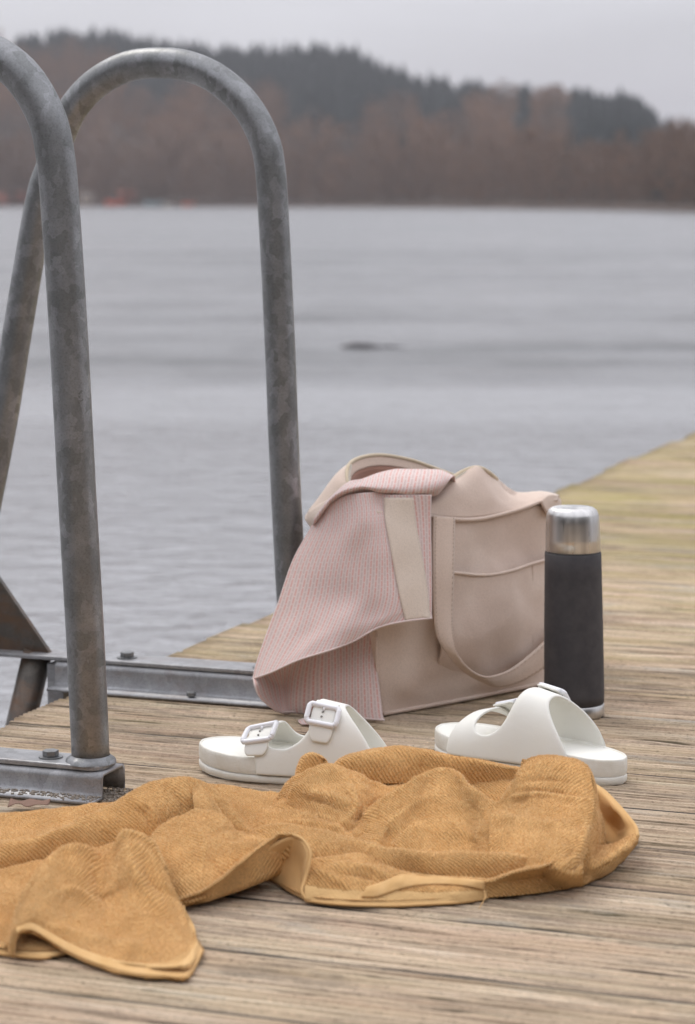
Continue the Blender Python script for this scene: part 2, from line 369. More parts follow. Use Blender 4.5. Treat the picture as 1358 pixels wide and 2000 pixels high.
def interp(x, tab):
    xs = [t[0] for t in tab]; ys = [t[1] for t in tab]; return float(np.interp(x, xs, ys))
SHORE = [(-1600, 640), (0, 610), (400, 560), (700, 500), (1000, 400), (1358, 262), (2000, 210), (2900, 180)]
TOPS = [(-1600, 60), (-200, 48), (0, 58), (100, 66), (190, 62), (350, 86), (450, 97), (580, 92), (690, 98), (740, 122), (800, 147), (900, 163), (1000, 160), (1100, 167), (1180, 187), (1235, 196), (1290, 238), (1358, 250), (1700, 262), (2900, 250)]
DEPTH = [(-1600, 240), (0, 240), (700, 280), (1000, 330), (1358, 420), (2900, 500)]
def hillpt(px, t):
    ys = interp(px, SHORE); Y = ys + interp(px, DEPTH) * t; X = (px - 679) / FPX * Y
    Yr = ys + interp(px, DEPTH)
    zt = H + (395 - interp(px, TOPS)) / FPX * Yr - 12.5 * min(1.1, Yr / 640)
    k = (t ** 1.15) if t < 1 else 1 - .5 * (t - 1)
    z = WZ + .6 + (zt - WZ - .6) * k
    z += 2.5 * min(t, 1) * mnoise.noise(Vector((X * .012, Y * .012, 0)))
    if t <= 0: z = WZ - .3
    return Vector((X, Y, z))
G_ = mat('forest_floor', (.115, .08, .06), .95); gg = N(G_)
gg.set('Base Color', gg.mix(gg.noise(gg.coord(), .05, 4), (.09, .058, .042), (.055, .042, .034)))
TT = [0, .004, .05, .15, .3, .45, .6, .75, .9, 1, 1.3, 1.8]
PXS = list(range(-1600, 2901, 60))
V = [hillpt(px, t) for px in PXS for t in TT]
tag(obj('hills', V, grid_faces(len(PXS), len(TT)), G_), 'low wooded hills rising behind the far shore of the lake', kind='structure')
BM = [mat('bare_twigs', (.170, .110, .078), .9), mat('bare_twigs_red', (.225, .130, .080), .9), mat('bare_twigs_grey', (.130, .104, .086), .9)]
CM = mat('conifer_needles', (.030, .040, .040), .9)
TRK = mat('tree_bark', (.10, .08, .065), .9)
def conifer_geo(c, h, r, seed, lev=6, seg=7):
    rnd = random.Random(seed); parts = []; V, F = [], []
    for k in range(lev):
        z0 = h * (.12 + .82 * k / lev); z1 = min(h, z0 + h * .30); rr = r * (1 - .88 * k / lev)
        n = len(V); V.append(c + Vector((0, 0, z1)))
        for s in range(seg):
            a = 2 * math.pi * (s + rnd.random() * .6) / seg; q = rr * (.65 + .6 * rnd.random())
            V.append(c + Vector((math.cos(a) * q, math.sin(a) * q, z0 - rnd.random() * h * .05)))
        for s in range(seg): F.append((n, n + 1 + s, n + 1 + (s + 1) % seg))
    return V, F
def bare_geo(c, h, r, seed, n=70):
    rnd = random.Random(seed); V, F = [], []
    for k in range(n):
        a = rnd.random() * 6.283; t = rnd.random() ** .6; e = rnd.random(); q = r * t * math.sqrt(max(0.05, 1 - (2 * e - 1) ** 2))
        p = c + Vector((math.cos(a) * q, math.sin(a) * q, h * (.04 + .94 * e)))
        d = Vector((math.cos(a) * .5, math.sin(a) * .5, .9 + rnd.random())).normalized() * h * .11
        s = Vector((rnd.uniform(-1, 1), rnd.uniform(-1, 1), rnd.uniform(-.3, .3))) * h * .035
        m = len(V); V += [p - s, p + s, p + d]; F.append((m, m + 1, m + 2))
    return V, F
def trunk_geo(c, h, r, top=.75):
    P = [c + Vector((0, 0, -.5)), c + Vector((r * .3, 0, h * .35)), c + Vector((-r * .2, r * .2, h * top))]
    return tube_geo(P, lambda t: r * (1 - .7 * t), seg=5)
def is_conifer(px, py):
    """stands of conifers as they lie on the slope"""
    top = interp(px, TOPS)
    n = 26 * mnoise.noise(Vector((px * .012, py * .02, 3)))
    if px < 260: return py < top + 32 + px * .16 + n
    if px < 560: return py < 205 + n
    if px < 720: return py < 255 + n
    if px < 950: return py < 250 + n - abs(px - 830) * .25
    if px < 1060: return abs(px - 1020) < 9 and py > 200 and py < 270
    if px < 1310: return py > top - 6 and 205 + (px - 1130) * .04 - 20 < py < 275 + n * .5 and px > 1110
    return False
con, bare = [], [[], [], []]; rnd = random.Random(3)
for k in range(6200):
    px = rnd.uniform(-300, 1750) if k < 3300 else rnd.choice((rnd.uniform(-1580, -280), rnd.uniform(1730, 2880))); t = .03 + .99 * math.sqrt(rnd.random()) if rnd.random() < .7 else rnd.random()
    c = hillpt(px, t); py = 395 - (c.z + 7 - H) / c.y * FPX; far = min(1.1, c.y / 640)
    if is_conifer(px, py): con.append(conifer_geo(c, rnd.uniform(11.5, 14.5) * far, rnd.uniform(3.0, 4.4) * far, k))
    else: bare[min(2, int(3 * (.5 + .9 * mnoise.noise(Vector((px * .01, t * 4, 0)))))) if rnd.random() < .8 else rnd.randrange(3)].append(bare_geo(c, rnd.uniform(9, 13) * far, rnd.uniform(3, 4.5) * far, k, 42))
Vc, Fc = merge(con); tag(obj('conifer_wood', Vc, Fc, CM, smooth=False), 'dark conifer wood covering the upper slopes of the far hills', kind='stuff')
for k in range(3):
    Vc, Fc = merge(bare[k])
    tag(obj('bare_wood', Vc, Fc, BM[k], smooth=False), ['leafless brown wood on the slopes across the lake', 'leafless reddish wood on the slopes across the lake', 'leafless grey-brown wood on the slopes across the lake'][k], kind='stuff')
# front row of trees along the far shore, too soft and too close together to tell apart
row, tr_ = [], []
for k in range(290):
    px = -150 + k * 11.5 if k < 150 else (-1580 + (k - 150) * 20.5 if k < 220 else 1580 + (k - 220) * 18) + rnd.uniform(-6, 6); c = hillpt(px, .012 + .03 * rnd.random()); c.z = max(c.z, WZ + .2)
    h = 14 * rnd.uniform(.7, 1.2) * interp(px, [(0, 1), (700, .9), (1000, .72), (1358, .56), (1700, .5)])
    row.append(bare_geo(c, h, h * .30, 900 + k, 110)); tr_.append(trunk_geo(c, h, .28))
v, f = merge(row); tag(obj('shore_wood', v, f, BM[0], smooth=False), 'dense leafless brown trees lining the far shore at the water', kind='stuff')
v, f = merge(tr_); tag(obj('shore_trunks', v, f, TRK, smooth=False), 'trunks of the leafless trees lining the far shore', kind='stuff')
def lone_conifer(px, t, h, r, label):
    c = hillpt(px, t); c.z = max(c.z, WZ + .3); r_ = empty('conifer_tree', c, label, 'tree')
    v, f = conifer_geo(c, h, r, int(px), 9, 9); obj('crown', v, f, CM, r_, smooth=False); v, f = trunk_geo(c, h, .3, .8); obj('trunk', v, f, TRK, r_)
for a in ((787, .08, 15, 3.0, 'dark conifer at the foot of the hill, near the middle of the far shore'),
          (1105, .05, 10.5, 2.2, 'lone dark conifer among brown trees, on the far shore below the low hill'),
          (1305, .05, 8.5, 2.2, 'dark conifer rising from brown shore trees at the right edge of the far shore'),
          (190, 1.0, 15, 5.2, 'tall dark conifer standing above the ridge line behind the ladder hoop'),
          (578, 1.0, 15, 5.0, 'dark conifer sticking up from the middle of the long ridge'),
          (1205, .93, 17, 4.0, 'dark conifer on the shoulder where the ridge drops towards the right')):
    lone_conifer(*a)
# the wooded bank the jetty starts from, behind the camera
bk_r = random.Random(77); V = []
for i in range(31):
    a = R(180 + 170 * (i / 30)); rr = 1 + .12 * mnoise.noise(Vector((i * .4, 0, 0)))
    for q, z in ((20, -.9), (22, .1), (30, 2), (48, 7), (75, 12), (110, 13)): V.append(Vector((math.cos(a) * q * rr, math.sin(a) * q * rr, z + .5 * mnoise.noise(Vector((i, q, 0))))))
tag(obj('bank', V, grid_faces(31, 6), G_), 'wooded bank of the near shore where the jetty begins', kind='structure')
bw, bc = [], []
for k in range(230):
    a = R(180 + bk_r.uniform(3, 167)); q = 24 + 50 * bk_r.random() ** 1.3; c = Vector((math.cos(a) * q, math.sin(a) * q, -.2 + max(0, q - 24) * .24))
    if k % 3: bw.append(bare_geo(c, bk_r.uniform(9, 13), bk_r.uniform(2.5, 4), k, 80))
    else: bc.append(conifer_geo(c, bk_r.uniform(9, 14), bk_r.uniform(2.4, 3.6), k, 8, 9))
v, f = merge(bw); tag(obj('bank_wood', v, f, BM[2], smooth=False), 'leafless trees on the near bank behind the jetty', kind='stuff')
v, f = merge(bc); tag(obj('bank_conifers', v, f, CM, smooth=False), 'conifers on the near bank behind the jetty', kind='stuff')
def boat(px, py0, L, colr, label, name='rowing_boat', cat='boat', tall=1.0):
    m = mat('boat_hull_paint', colr, .5); c = hillpt(px, .006); c = Vector((c.x, c.y - 1.5, WZ)); rows = []
    r_ = empty(name, c, label, cat); V = []
    n = 11
    for i in range(n):
        s = -1 + 2 * i / (n-1); w = .22 * L * (1 - abs(s) ** 2.6) + .03; sh = .16 * L * tall * (1 + .25 * s * s)
        for (yy, zz) in ((-w, sh), (-w * .8, sh * .4), (0, 0), (w * .8, sh * .4), (w, sh), (w * .85, sh), (0, sh * .75), (-w * .85, sh)):
            V.append(c + Vector((s * L / 2, yy, zz + .1)))
    obj('hull', V, grid_faces(n, 8, True), m, r_)
    for s in (-.3, .25):
        v, f = box_geo(c + Vector((s * L / 2, 0, .16 * L * tall * .85 + .1)), Vector((1, 0, 0)), Vector((0, 1, 0)), UP, .14, .19 * L, .03); obj('seat', v, f, TRK, r_, smooth=False)
    return r_
boat(232, 392, 5.0, (.62, .11, .045), 'orange-red boat lying on the far shore, seen through the ladder hoop', tall=1.5)
boat(372, 392, 2.9, (.62, .12, .045), 'small orange-red boat at the right end of the moorings on the far shore', tall=1.6)
boat(305, 392, 4.6, (.25, .33, .35), 'pale blue-grey boat on the far shore between two orange ones', tall=1.5)
boat(334, 396, 2.6, (.66, .58, .5), 'small cream boat at the water by the far shore, right of the blue-grey boat', tall=1.3)
def cabin(px, W, D, Hh, wc, rc, label):
    c = hillpt(px, .02); c.z = WZ + .5; r_ = empty('lakeside_cabin', c, label, 'cabin'); X, Y = Vector((1, 0, 0)), Vector((0, 1, 0))
    v, f = box_geo(c + UP * Hh / 2, X, Y, UP, W/2, D/2, Hh/2); obj('wall', v, f, mat('cabin_wall', wc, .8), r_, smooth=False)
    v, f = prism_geo([c + UP * Hh + Y * -(D/2 + .3), c + UP * Hh + Y * (D/2 + .3), c + UP * (Hh + D * .35)], X * -(W/2 + .3), X * (W/2 + .3)); obj('roof', v, f, mat('cabin_roof', rc, .8), r_, smooth=False)
    v, f = box_geo(c + Vector((W * .15, -D/2 - .02, 1)), X, Y, UP, .45, .03, 1); obj('door', v, f, mat('cabin_door', (.15, .1, .08), .7), r_, smooth=False)
    v, f = box_geo(c + Vector((-W * .22, -D/2 - .02, 1.4)), X, Y, UP, .5, .03, .4); obj('window', v, f, mat('cabin_glass', (.05, .06, .07), .1), r_, smooth=False)
cabin(183, 4.6, 3.4, 2.4, (.58, .48, .40), (.20, .17, .15), 'pale cabin on the far shore, left of the orange-red boat')
cabin(252, 3.6, 3.0, 2.4, (.24, .10, .07), (.34, .11, .07), 'rust-red hut behind the orange-red boat on the far shore')
cabin(18, 9.5, 4, 1.6, (.40, .16, .12), (.45, .16, .11), 'long reddish boathouse at the left edge of the far shore')

# driftwood
c = at(705, 680, WZ); rr = empty('driftwood', c, 'dark piece of driftwood floating on the lake beyond the bag', 'driftwood')
DW = mat('wet_wood', (.17, .16, .165), .4)
tube('trunk', [c + Vector(p) for p in ((-.15, 0, -.01), (-.07, .02, .020), (.03, .0, .02), (.1, -.02, .012), (.2, .01, -.015))], lambda t: .028 * (1 - .6 * abs(t - .4)), DW, rr, seg=8)
tube('branch', [c + Vector(p) for p in ((.08, 0, .01), (.2, .06, .012), (.36, .08, -.006))], lambda t: .014 * (1 - .5 * t), DW, rr, seg=6)

# ------------------------------------------------------------------ jetty
jet = empty('wooden_jetty', deck(-1.45, 2.7, 0), 'weathered wooden jetty of grooved boards running out over the lake', 'jetty')
U0, U1, PITCHV = -1.45, .95, .1562
variants = []
NR, SEG = 12, 60
for vi in range(5):
    rv = random.Random(40 + vi); W = PITCHV - .0065; V = []; prof = []
    pitch = W / NR
    for r_ in range(NR):
        y0 = -W/2 + r_ * pitch; d = rv.uniform(.0030, .0060)
        prof += [(y0 + pitch * .15, -d, r_), (y0 + pitch * .28, -.0002, r_), (y0 + pitch * .72, 0, r_), (y0 + pitch * .85, -d, r_)]
    offs = [rv.uniform(0, 50) for _ in range(NR)]
    prof[0] = (-W/2, -.0065, 0); prof[-1] = (W/2, -.0065, NR - 1)
    full = [(-W/2, -.03, None)] + prof + [(W/2, -.03, None)]
    L = U1 - U0
    for s in range(SEG + 1):
        x = L * (s / SEG) ** 1.0
        for (y, z, r_) in full:
            if r_ is None: V.append(Vector((x, y, z))); continue
            nz = mnoise.noise(Vector((x * 5.5, offs[r_], vi * 9))); nz2 = mnoise.noise(Vector((x * 23, offs[r_] * 2, vi * 5)))
            wear = .0010 * nz + .0006 * nz2
            V.append(Vector((x, y + .0008 * nz2, z - abs(wear) * (1.0 if z > -.0005 else .4) - (.0016 if nz > .42 and z > -.001 else 0))))
    m = len(full); F = grid_faces(SEG + 1, m, True); F.append(tuple(range(m))); F.append(tuple(SEG * m + k for k in range(m))[::-1])
    me = bpy.data.meshes.new('plank'); me.from_pydata([tuple(q) for q in V], [], F); me.materials.append(WOOD); me.polygons.foreach_set('use_smooth', [True] * len(me.polygons)); variants.append(me)
rp = random.Random(11)
for k in range(-8, 62):
    o = bpy.data.objects.new('plank', variants[(k * 3 + (k // 5)) % 5]); col.objects.link(o); o.parent = jet
    flip = rp.random() < .4
    p = deck(U0 + rp.uniform(-.012, .012), 1.925 + PITCHV * (k + .5) + rp.uniform(-.0008, .0008), rp.uniform(-.0012, .0008))
    o.location = p - jet.location
    o.rotation_euler = (rp.uniform(-.004, .004), 0, -DA + rp.uniform(-.0012, .0012))
    if flip: o.scale = (1, -1, 1)
GD = mat('dark_gap_dirt', (.030, .026, .020), .95); gv, gf = [], []
for k in range(-8, 62):
    vv_ = 1.925 + PITCHV * k; n0 = len(gv); NS = 110
    for i in range(NS + 1):
        u = U0 + .01 + (U1 - U0 - .02) * i / NS; w1_ = .0024 + .0024 * mnoise.noise(Vector((u * 9, k * 7.1, 0))); w2_ = .0024 + .0024 * mnoise.noise(Vector((u * 11, k * 5.3, 9)))
        zz = -.0022 - .0035 * max(0, mnoise.noise(Vector((u * 6, k * 3.7, 3))))
        gv += [deck(u, vv_ - w1_, zz), deck(u, vv_ + w2_, zz)]
    gf += [(n0 + 2*i, n0 + 2*i + 2, n0 + 2*i + 3, n0 + 2*i + 1) for i in range(NS)]
tag(obj('gap_dirt', gv, gf, GD, jet, smooth=False), kind='stuff')
for u in (-1.32, -.2, .8):
    v, f = box_geo(deck(u, 5.7, -.105), PD, QD, UP, .035, 5.2, .07); obj('beam', v, f, WOOD, jet, smooth=False)
for u in (-1.22, .7):
    for v_ in (1.2, 4.2, 7.4, 10.4):
        P = [deck(u, v_, -.178), deck(u, v_, -1.0)]; tube('pile', P, .07, WOOD, jet)

# ------------------------------------------------------------------ ladder hoops and mounting channels
def rounded(u0, u1, v0, v1, r, z, n=6):
    pts = []
    for (cu, cv, a0) in ((u1 - r, v1 - r, 0), (u0 + r, v1 - r, 90), (u0 + r, v0 + r, 180), (u1 - r, v0 + r, 270)):
        for k in range(n + 1):
            a = R(a0 + 90 * k / n); pts.append(deck(cu + r * math.cos(a), cv + r * math.sin(a), z))
    return pts
def channel(root, vf, h, w, u_l, u_r, flange_u_l, fl=.026):
    t = .0035; rr = .008; z0 = .0015
    outer = [(vf - fl, z0 + t), (vf - .004, z0 + t), (vf - .0005, z0 + t + .004)]
    for k in range(6):
        a = R(180 - 90 * k / 5); outer.append((vf + rr + rr * math.cos(a), h - rr + rr * math.sin(a)))
    for k in range(6):
        a = R(90 - 90 * k / 5); outer.append((vf + w - rr + rr * math.cos(a), h - rr + rr * math.sin(a)))
    outer += [(vf + w, z0)]
    inner = [(vf + w - t, z0)]
    r2 = rr - t
    for k in range(6):
        a = R(90 * k / 5); inner.append((vf + w - rr + r2 * math.cos(a), h - rr + r2 * math.sin(a)))
    for k in range(6):
        a = R(90 + 90 * k / 5); inner.append((vf + rr + r2 * math.cos(a), h - rr + r2 * math.sin(a)))
    inner += [(vf + t, z0), (vf - fl, z0)]
    prof = outer + inner; m = len(prof); us = [u_l + (u_r - u_l) * k / 12 for k in range(13)]
    V = [deck(u, v_, z) for u in us for (v_, z) in prof]
    F = grid_faces(13, m, True)
    for e in (0, 12):
        for k in range(len(outer) - 1):
            a, b = k, k + 1; c_, d = m - 1 - (k + 1), m - 1 - k
            if c_ > b: F.append(tuple(e * m + q for q in (a, b, c_, d)))
    o = obj('channel', V, F, GALV2, root); return o
def bolt(root, c, r=.0095, hh=.007, washer=True):
    pts = [c + Vector((math.cos(R(60 * k + 12)) * r, math.sin(R(60 * k + 12)) * r, .0015)) for k in range(6)]
    v, f = prism_geo(pts, UP * 0, UP * hh); bo = bevel(obj('bolt', v, f, GALV, root, smooth=False), .001)
    if washer:
        v, f = tube_geo([c, c + UP * .0015], r * 1.45, seg=20); obj('washer', v, f, GALV, bo, smooth=False)

def hoop(name, label, vf, h, w, u_r, centers, r, u_l, boltpx, legs):
    root = empty(name, deck(u_r - .06, vf + w/2, 0), label, 'ladder rail', 'boarding ladder handrails')
    channel(root, vf, h, w, u_l if legs is None else legs, u_r, u_l)
    pl = prism_geo(rounded(u_l, u_r - .003, vf + .004, vf + w - .004, .016, h + .0006), UP * 0, UP * .006)
    bevel(obj('mounting_plate', pl[0], pl[1], GALV2, root, smooth=False), .0015)
    P0 = deck(0, vf + w/2, 0)
    pts = [onplane(px, py, P0, QD) for px, py in centers]
    pts[0] = pts[0].copy(); t0 = (pts[0] - pts[1]).normalized(); zt = h + .006
    pts[0] = pts[0] + t0 * ((zt - pts[0].z) / t0.z)
    P = crom(pts, 110); tube('handrail', P, r, GALV, root, seg=36)
    # weld fillet round the foot
    b = pts[0]; prof = [(r + .0075, -.0005), (r + .0062, .0028), (r + .003, .0052), (r + .0002, .0075)]
    V = []; sg = 40
    for (q, z) in prof:
        for k in range(sg):
            a = 2 * math.pi * k / sg; qq = q + (.0022 * mnoise.noise(Vector((math.cos(a) * 3, math.sin(a) * 3, z * 40))) if q > r + .001 else 0)
            V.append(b + Vector((qq * math.cos(a), qq * math.sin(a), z)) - t0 * 0)
    obj('weld', V, grid_faces(4, sg, True), GALV, root)
    for (px, py) in boltpx:
        c = at(px, py, h + .0068); u, v_ = uvof(c); bolt(root, deck(u, vf + w * .48, h + .0066))
    return root, pts
z_ = .031; vf1 = uvof(at(206, 1516, z_ - .002))[1]; ur1 = uvof(at(210, 1520, z_ - .008))[0]
h1, P1 = hoop('ladder_handrail', 'galvanised ladder handrail hoop nearest the camera, bolted beside the mustard towel', vf1, z_, .060, ur1,
    [(178, 1492), (167, 1250), (150, 950), (134, 650), (119, 420), (109, 308), (90, 226), (43, 148), (-20, 102), (-95, 78), (-180, 95), (-250, 140), (-300, 215), (-330, 310), (-360, 450), (-420, 800), (-480, 1150), (-520, 1400), (-540, 1560)],
    .0214, -1.72, [(88, 1484), (-240, 1460)], None)
z2 = .037; vf2 = uvof(at(350, 1313, z2 - .002))[1]; ur2 = uvof(at(640, 1322, z2))[0]
h2, P2 = hoop('ladder_handrail', 'galvanised ladder handrail hoop behind, rising from behind the bag and pink cloth', vf2, z2, .060, ur2,
    [(577, 1300), (567, 1120), (556, 900), (546, 650), (535, 430), (527, 320), (512, 262), (478, 203), (425, 155), (370, 130), (315, 123), (250, 130), (192, 160), (148, 205), (120, 262), (98, 330), (77, 400), (34, 650), (8, 812), (-28, 1000), (-60, 1150), (-85, 1262)],
    .0200, -1.72, [(495, 1312), (228, 1293)], uvof(onplane(108, 1325, deck(0, vf2, 0), QD))[0])
P0 = deck(0, vf2 + .03, 0)
pp = [onplane(px, py, P0, QD) for px, py in ((104, 1281), (-140, 1279), (-140, 925))]
v, f = prism_geo(pp, QD * -.004, QD * .004); obj('gusset_plate', v, f, RUST, h2, smooth=False)
lt = onplane(68, 1300, P0, QD); lb = lt + (onplane(44, 1400, P0, QD) - lt) * 5.5
tube('ladder_leg', [lt + (lt - lb).normalized() * .020, lb], .0205, RUST, h2, seg=28)
a0 = onplane(122, 1296, P0, QD); v, f = box_geo(a0 + UP * -.09, PD, QD, UP, .012, .022, .093); obj('bracket', v, f, GALV2, h2, smooth=False)
for k in range(2):
    c = lt + (lb - lt) * (.35 + .4 * k); q = c - QD * (vf2 - vf1)
    tube('rung', [q, c], .014, RUST, h2, seg=14)
for (px, py) in ((371, 1362), (548, 1375)):
    u, v_ = uvof(at(px, py, .006)); bolt(h2, deck(u, vf2 - .014, .0052), .0065, .006, False)

# grit and scrap on the near channel flange
gv = []; rg = random.Random(5)
GR = mat('grit', (.2, .17, .14), .9)
for k in range(620):
    u = ur1 - abs(rg.gauss(0, .16)) ; v_ = vf1 - .027 + .026 * rg.random() ** .6; s = rg.uniform(.0004, .0016)
    if k < 260: u = ur1 + rg.uniform(-.02, .028); v_ = vf1 + rg.uniform(-.005, .056)
    c = deck(u, v_, .0055 if (u < ur1 and v_ < vf1) else .002)
    a = rg.random() * 3; e = Vector((math.cos(a), math.sin(a), 0)); v, f = box_geo(c, e, UP.cross(e), UP, s, s * rg.uniform(.5, 1), s * .7); gv.append((v, f))
v, f = merge(gv); GR.node_tree.nodes['Principled BSDF'].inputs['Base Color'].default_value = (.26, .22, .18, 1)
tag(obj('grit', v, f, GR, smooth=False), 'dark grit and crumbs gathered at the end of the near steel channel', kind='stuff')
LM = mat('dry_leaf', (.20, .115, .08), .8)
lc = at(58, 1576, .004)
net_obj('dry_leaf', [[lc + Vector((-.022 + .011 * j, -.014 + .012 * i + .003 * math.sin(j * 2 + i), .003 + .004 * abs(math.sin(i * 2.1 + j * 1.7)))) for j in range(5)] for i in range(3)], 9, 16, LM, loc=lc, solid=.0006, wr=.002, ws=120)
tag(bpy.data.objects['dry_leaf'], 'crumpled reddish-brown leaf on the boards in front of the near channel', 'leaf')

# ------------------------------------------------------------------ bag
BF0 = at(745, 1399, 0); BF1 = at(1062, 1338, 0); BA = (BF1 - BF0).normalized(); BN = Vector((BA.y, -BA.x, 0))  # BN points to the camera
def bg(px, py, t=0.0): return onplane(px, py, BF0 - BN * t, BN)
bag = empty('tote_bag', BF0, 'beige-pink canvas tote bag with open zip, standing on the jetty', 'bag')
BB = -BN
def bgs(rows): return [[bg(*c) for c in r] for r in rows]
def fl(P, z=.004): return Vector((P.x, P.y, z))
g0, g1 = BF0, BF1
# front panel
front = [[bg(735, 1000, .004), bg(800, 1003, .0), bg(888, 1013, .0), bg(940, 1012, .0), bg(993, 1000, .003), bg(1035, 989, .006), bg(1088, 976, .012)],
         [bg(733, 1075, -.004), bg(800, 1080, -.012), bg(888, 1085, -.01), bg(940, 1085, .000), bg(993, 1078, -.004), bg(1040, 1070, .006), bg(1086, 1055, .012)],
         [bg(732, 1160, -.006), bg(800, 1165, -.018), bg(888, 1170, -.016), bg(940, 1168, -.018), bg(993, 1160, -.012), bg(1040, 1150, .0), bg(1082, 1140, .01)],
         [bg(733, 1260, -.005), bg(800, 1265, -.018), bg(888, 1262, -.022), bg(940, 1255, -.022), bg(993, 1245, -.014), bg(1040, 1235, -.004), bg(1078, 1225, .006)],
         [bg(738, 1345, -.002), bg(800, 1338, -.012), bg(880, 1325, -.014), bg(940, 1316, -.014), bg(993, 1305, -.01), bg(1040, 1295, -.004), bg(1070, 1285, .003)],
         [fl(g0 + BA * (k / 6 * .308) + BN * (.002 + .004 * math.sin(k / 6 * 3.14))) for k in range(7)]]
net_obj('front_panel', front, 50, 60, CANVAS, bag, solid=.002, wr=.007, ws=12)
# left side panel
bl = g0 + BB * .145
side = [[bg(690, 950, .07), bg(700, 965, .045), bg(720, 985, .015), bg(735, 1000, .004)],
        [atY(601, 1003, 3.235), atY(640, 1010, 3.17), atY(700, 1020, 3.115), bg(734, 1030, .0)],
        [atY(612, 1045, 3.225), atY(650, 1060, 3.16), atY(700, 1070, 3.11), bg(733, 1090, -.004)],
        [atY(610, 1160, 3.225), atY(650, 1170, 3.16), atY(700, 1180, 3.11), bg(732, 1190, -.006)],
        [fl(bl + BN * .0 + UP * .05, .06), fl(bl + BN * .05, .06) - BA * .006, fl(bl + BN * .1, .06) - BA * .006, bg(736, 1330, -.003)],
        [fl(bl), fl(bl + BN * .05), fl(bl + BN * .1), fl(g0)]]
net_obj('side_panel', side, 40, 24, CANVAS, bag, solid=.002, wr=.003, ws=16)
br = g1 + BB * .145
back = [[atY(601, 1003, 3.235), atY(655, 940, 3.26), atY(745, 900, 3.30), atY(850, 925, 3.34), atY(960, 960, 3.38), bg(1094, 985, .13)],
        [atY(615, 1100, 3.23), atY(690, 1100, 3.28), atY(770, 1090, 3.33), atY(850, 1080, 3.38), atY(960, 1080, 3.43), bg(1092, 1090, .14)],
        [fl(bl), fl(bl + BA * .06), fl(bl + BA * .12), fl(bl + BA * .18), fl(bl + BA * .24), fl(br)]]
net_obj('back_panel', back, 24, 36, CANVAS, bag, solid=.002, wr=.002)
rs = [[bg(1088, 976, .012), bg(1093, 974, .05), bg(1095, 980, .09), bg(1094, 985, .13)],
      [bg(1082, 1140, .01), bg(1088, 1140, .05), bg(1090, 1140, .09), bg(1092, 1120, .14)],
      [fl(g1 + BN * .002), fl(g1 + BB * .05), fl(g1 + BB * .1), fl(br)]]
net_obj('side_panel', rs, 24, 16, CANVAS, bag, solid=.002, wr=.003)
v, f = prism_geo([fl(g0, .003), fl(g1, .003), fl(br, .003), fl(bl, .003)], UP * -.002, UP * .002); obj('base_panel', v, f, CANVAS, bag, smooth=False)
# back lip: band standing round the open mouth, lining below it
toplip = [(690, 962, 3.17), (679, 935, 3.20), (682, 908, 3.23), (705, 894, 3.255), (745, 889, 3.275), (800, 898, 3.295), (850, 915, 3.31), (905, 935, 3.32), (960, 952, 3.33)]
tl = [atY(*c) for c in toplip]
low = [p + UP * -.014 + Vector((.004, -.004, 0)) for p in tl]; low2 = [p + UP * -.085 + Vector((.008, -.012, 0)) for p in tl]
net_obj('mouth_facing', [tl, [(a + b) / 2 for a, b in zip(tl, low)], low], 8, 60, WEBBING, bag, solid=.0015)
net_obj('lining', [low, [(a + b) / 2 + Vector((0, .004, 0)) for a, b in zip(low, low2)], low2], 12, 50, LINING, bag, solid=.001, wr=.003)
outer = [tl, [atY(676, 968, 3.185), atY(655, 945, 3.21), atY(655, 930, 3.24), atY(690, 912, 3.27), atY(745, 903, 3.29), atY(800, 912, 3.31), atY(850, 930, 3.33), atY(905, 950, 3.34), atY(960, 968, 3.36)],
         [atY(672, 990, 3.17), atY(640, 985, 3.20), atY(601, 1003, 3.235), atY(640, 965, 3.27), atY(745, 935, 3.30), atY(800, 940, 3.33), atY(850, 955, 3.36), atY(905, 965, 3.37), atY(960, 985, 3.39)]]
net_obj('shoulder_panel', outer, 18, 60, CANVAS, bag, solid=.0018, wr=.002)
tube('piping', crom(tl, 60), .0028, ZIP, bag, seg=8)
# front lip
flp = [[bg(835, 1004, -.002), bg(888, 1011, -.002), bg(940, 1010, -.002), bg(993, 998, .001), bg(1029, 988, .004), bg(1056, 980, .007), bg(1088, 975, .011)],
       [bg(840, 985, .006), bg(880, 968, .004), bg(932, 958, .008), bg(985, 978, .008), bg(1026, 975, .016), bg(1056, 968, .02), bg(1090, 969, .022)],
       [bg(846, 967, .022), bg(882, 936, .026), bg(932, 914, .034), bg(970, 937, .04), bg(1000, 961, .045), bg(1060, 960, .05), bg(1092, 968, .05)],
       [bg(846, 972, .03), bg(882, 943, .036), bg(932, 924, .048), bg(970, 943, .06), bg(1000, 963, .075), bg(1060, 961, .085), bg(1094, 975, .10)]]
net_obj('front_lip', flp, 30, 60, CANVAS, bag, solid=.002, wr=.004, ws=17, seed=3)
zl = [bg(841, 975, .020), bg(858, 955, .022), bg(882, 936, .025), bg(905, 921, .03), bg(930, 914, .034), bg(950, 920, .038), bg(970, 936, .042)]
zc = crom(zl, 60); tube('zipper_tape', zc, .0034, ZIP, bag, seg=8)
tp = []
for P in (crom(zl[:4], 26), crom([atY(690, 962, 3.165), atY(679, 935, 3.196), atY(682, 908, 3.225)], 18)):
    for q in P:
        tp.append(box_geo(q + Vector((.0026, -.003, -.0005)), Vector((1, 0, 0)), Vector((0, 1, 0)), UP, .0016, .0012, .0009))
v, f = merge(tp); tag(obj('zipper_teeth', v, f, TEETH, bag, smooth=False), kind='stuff')
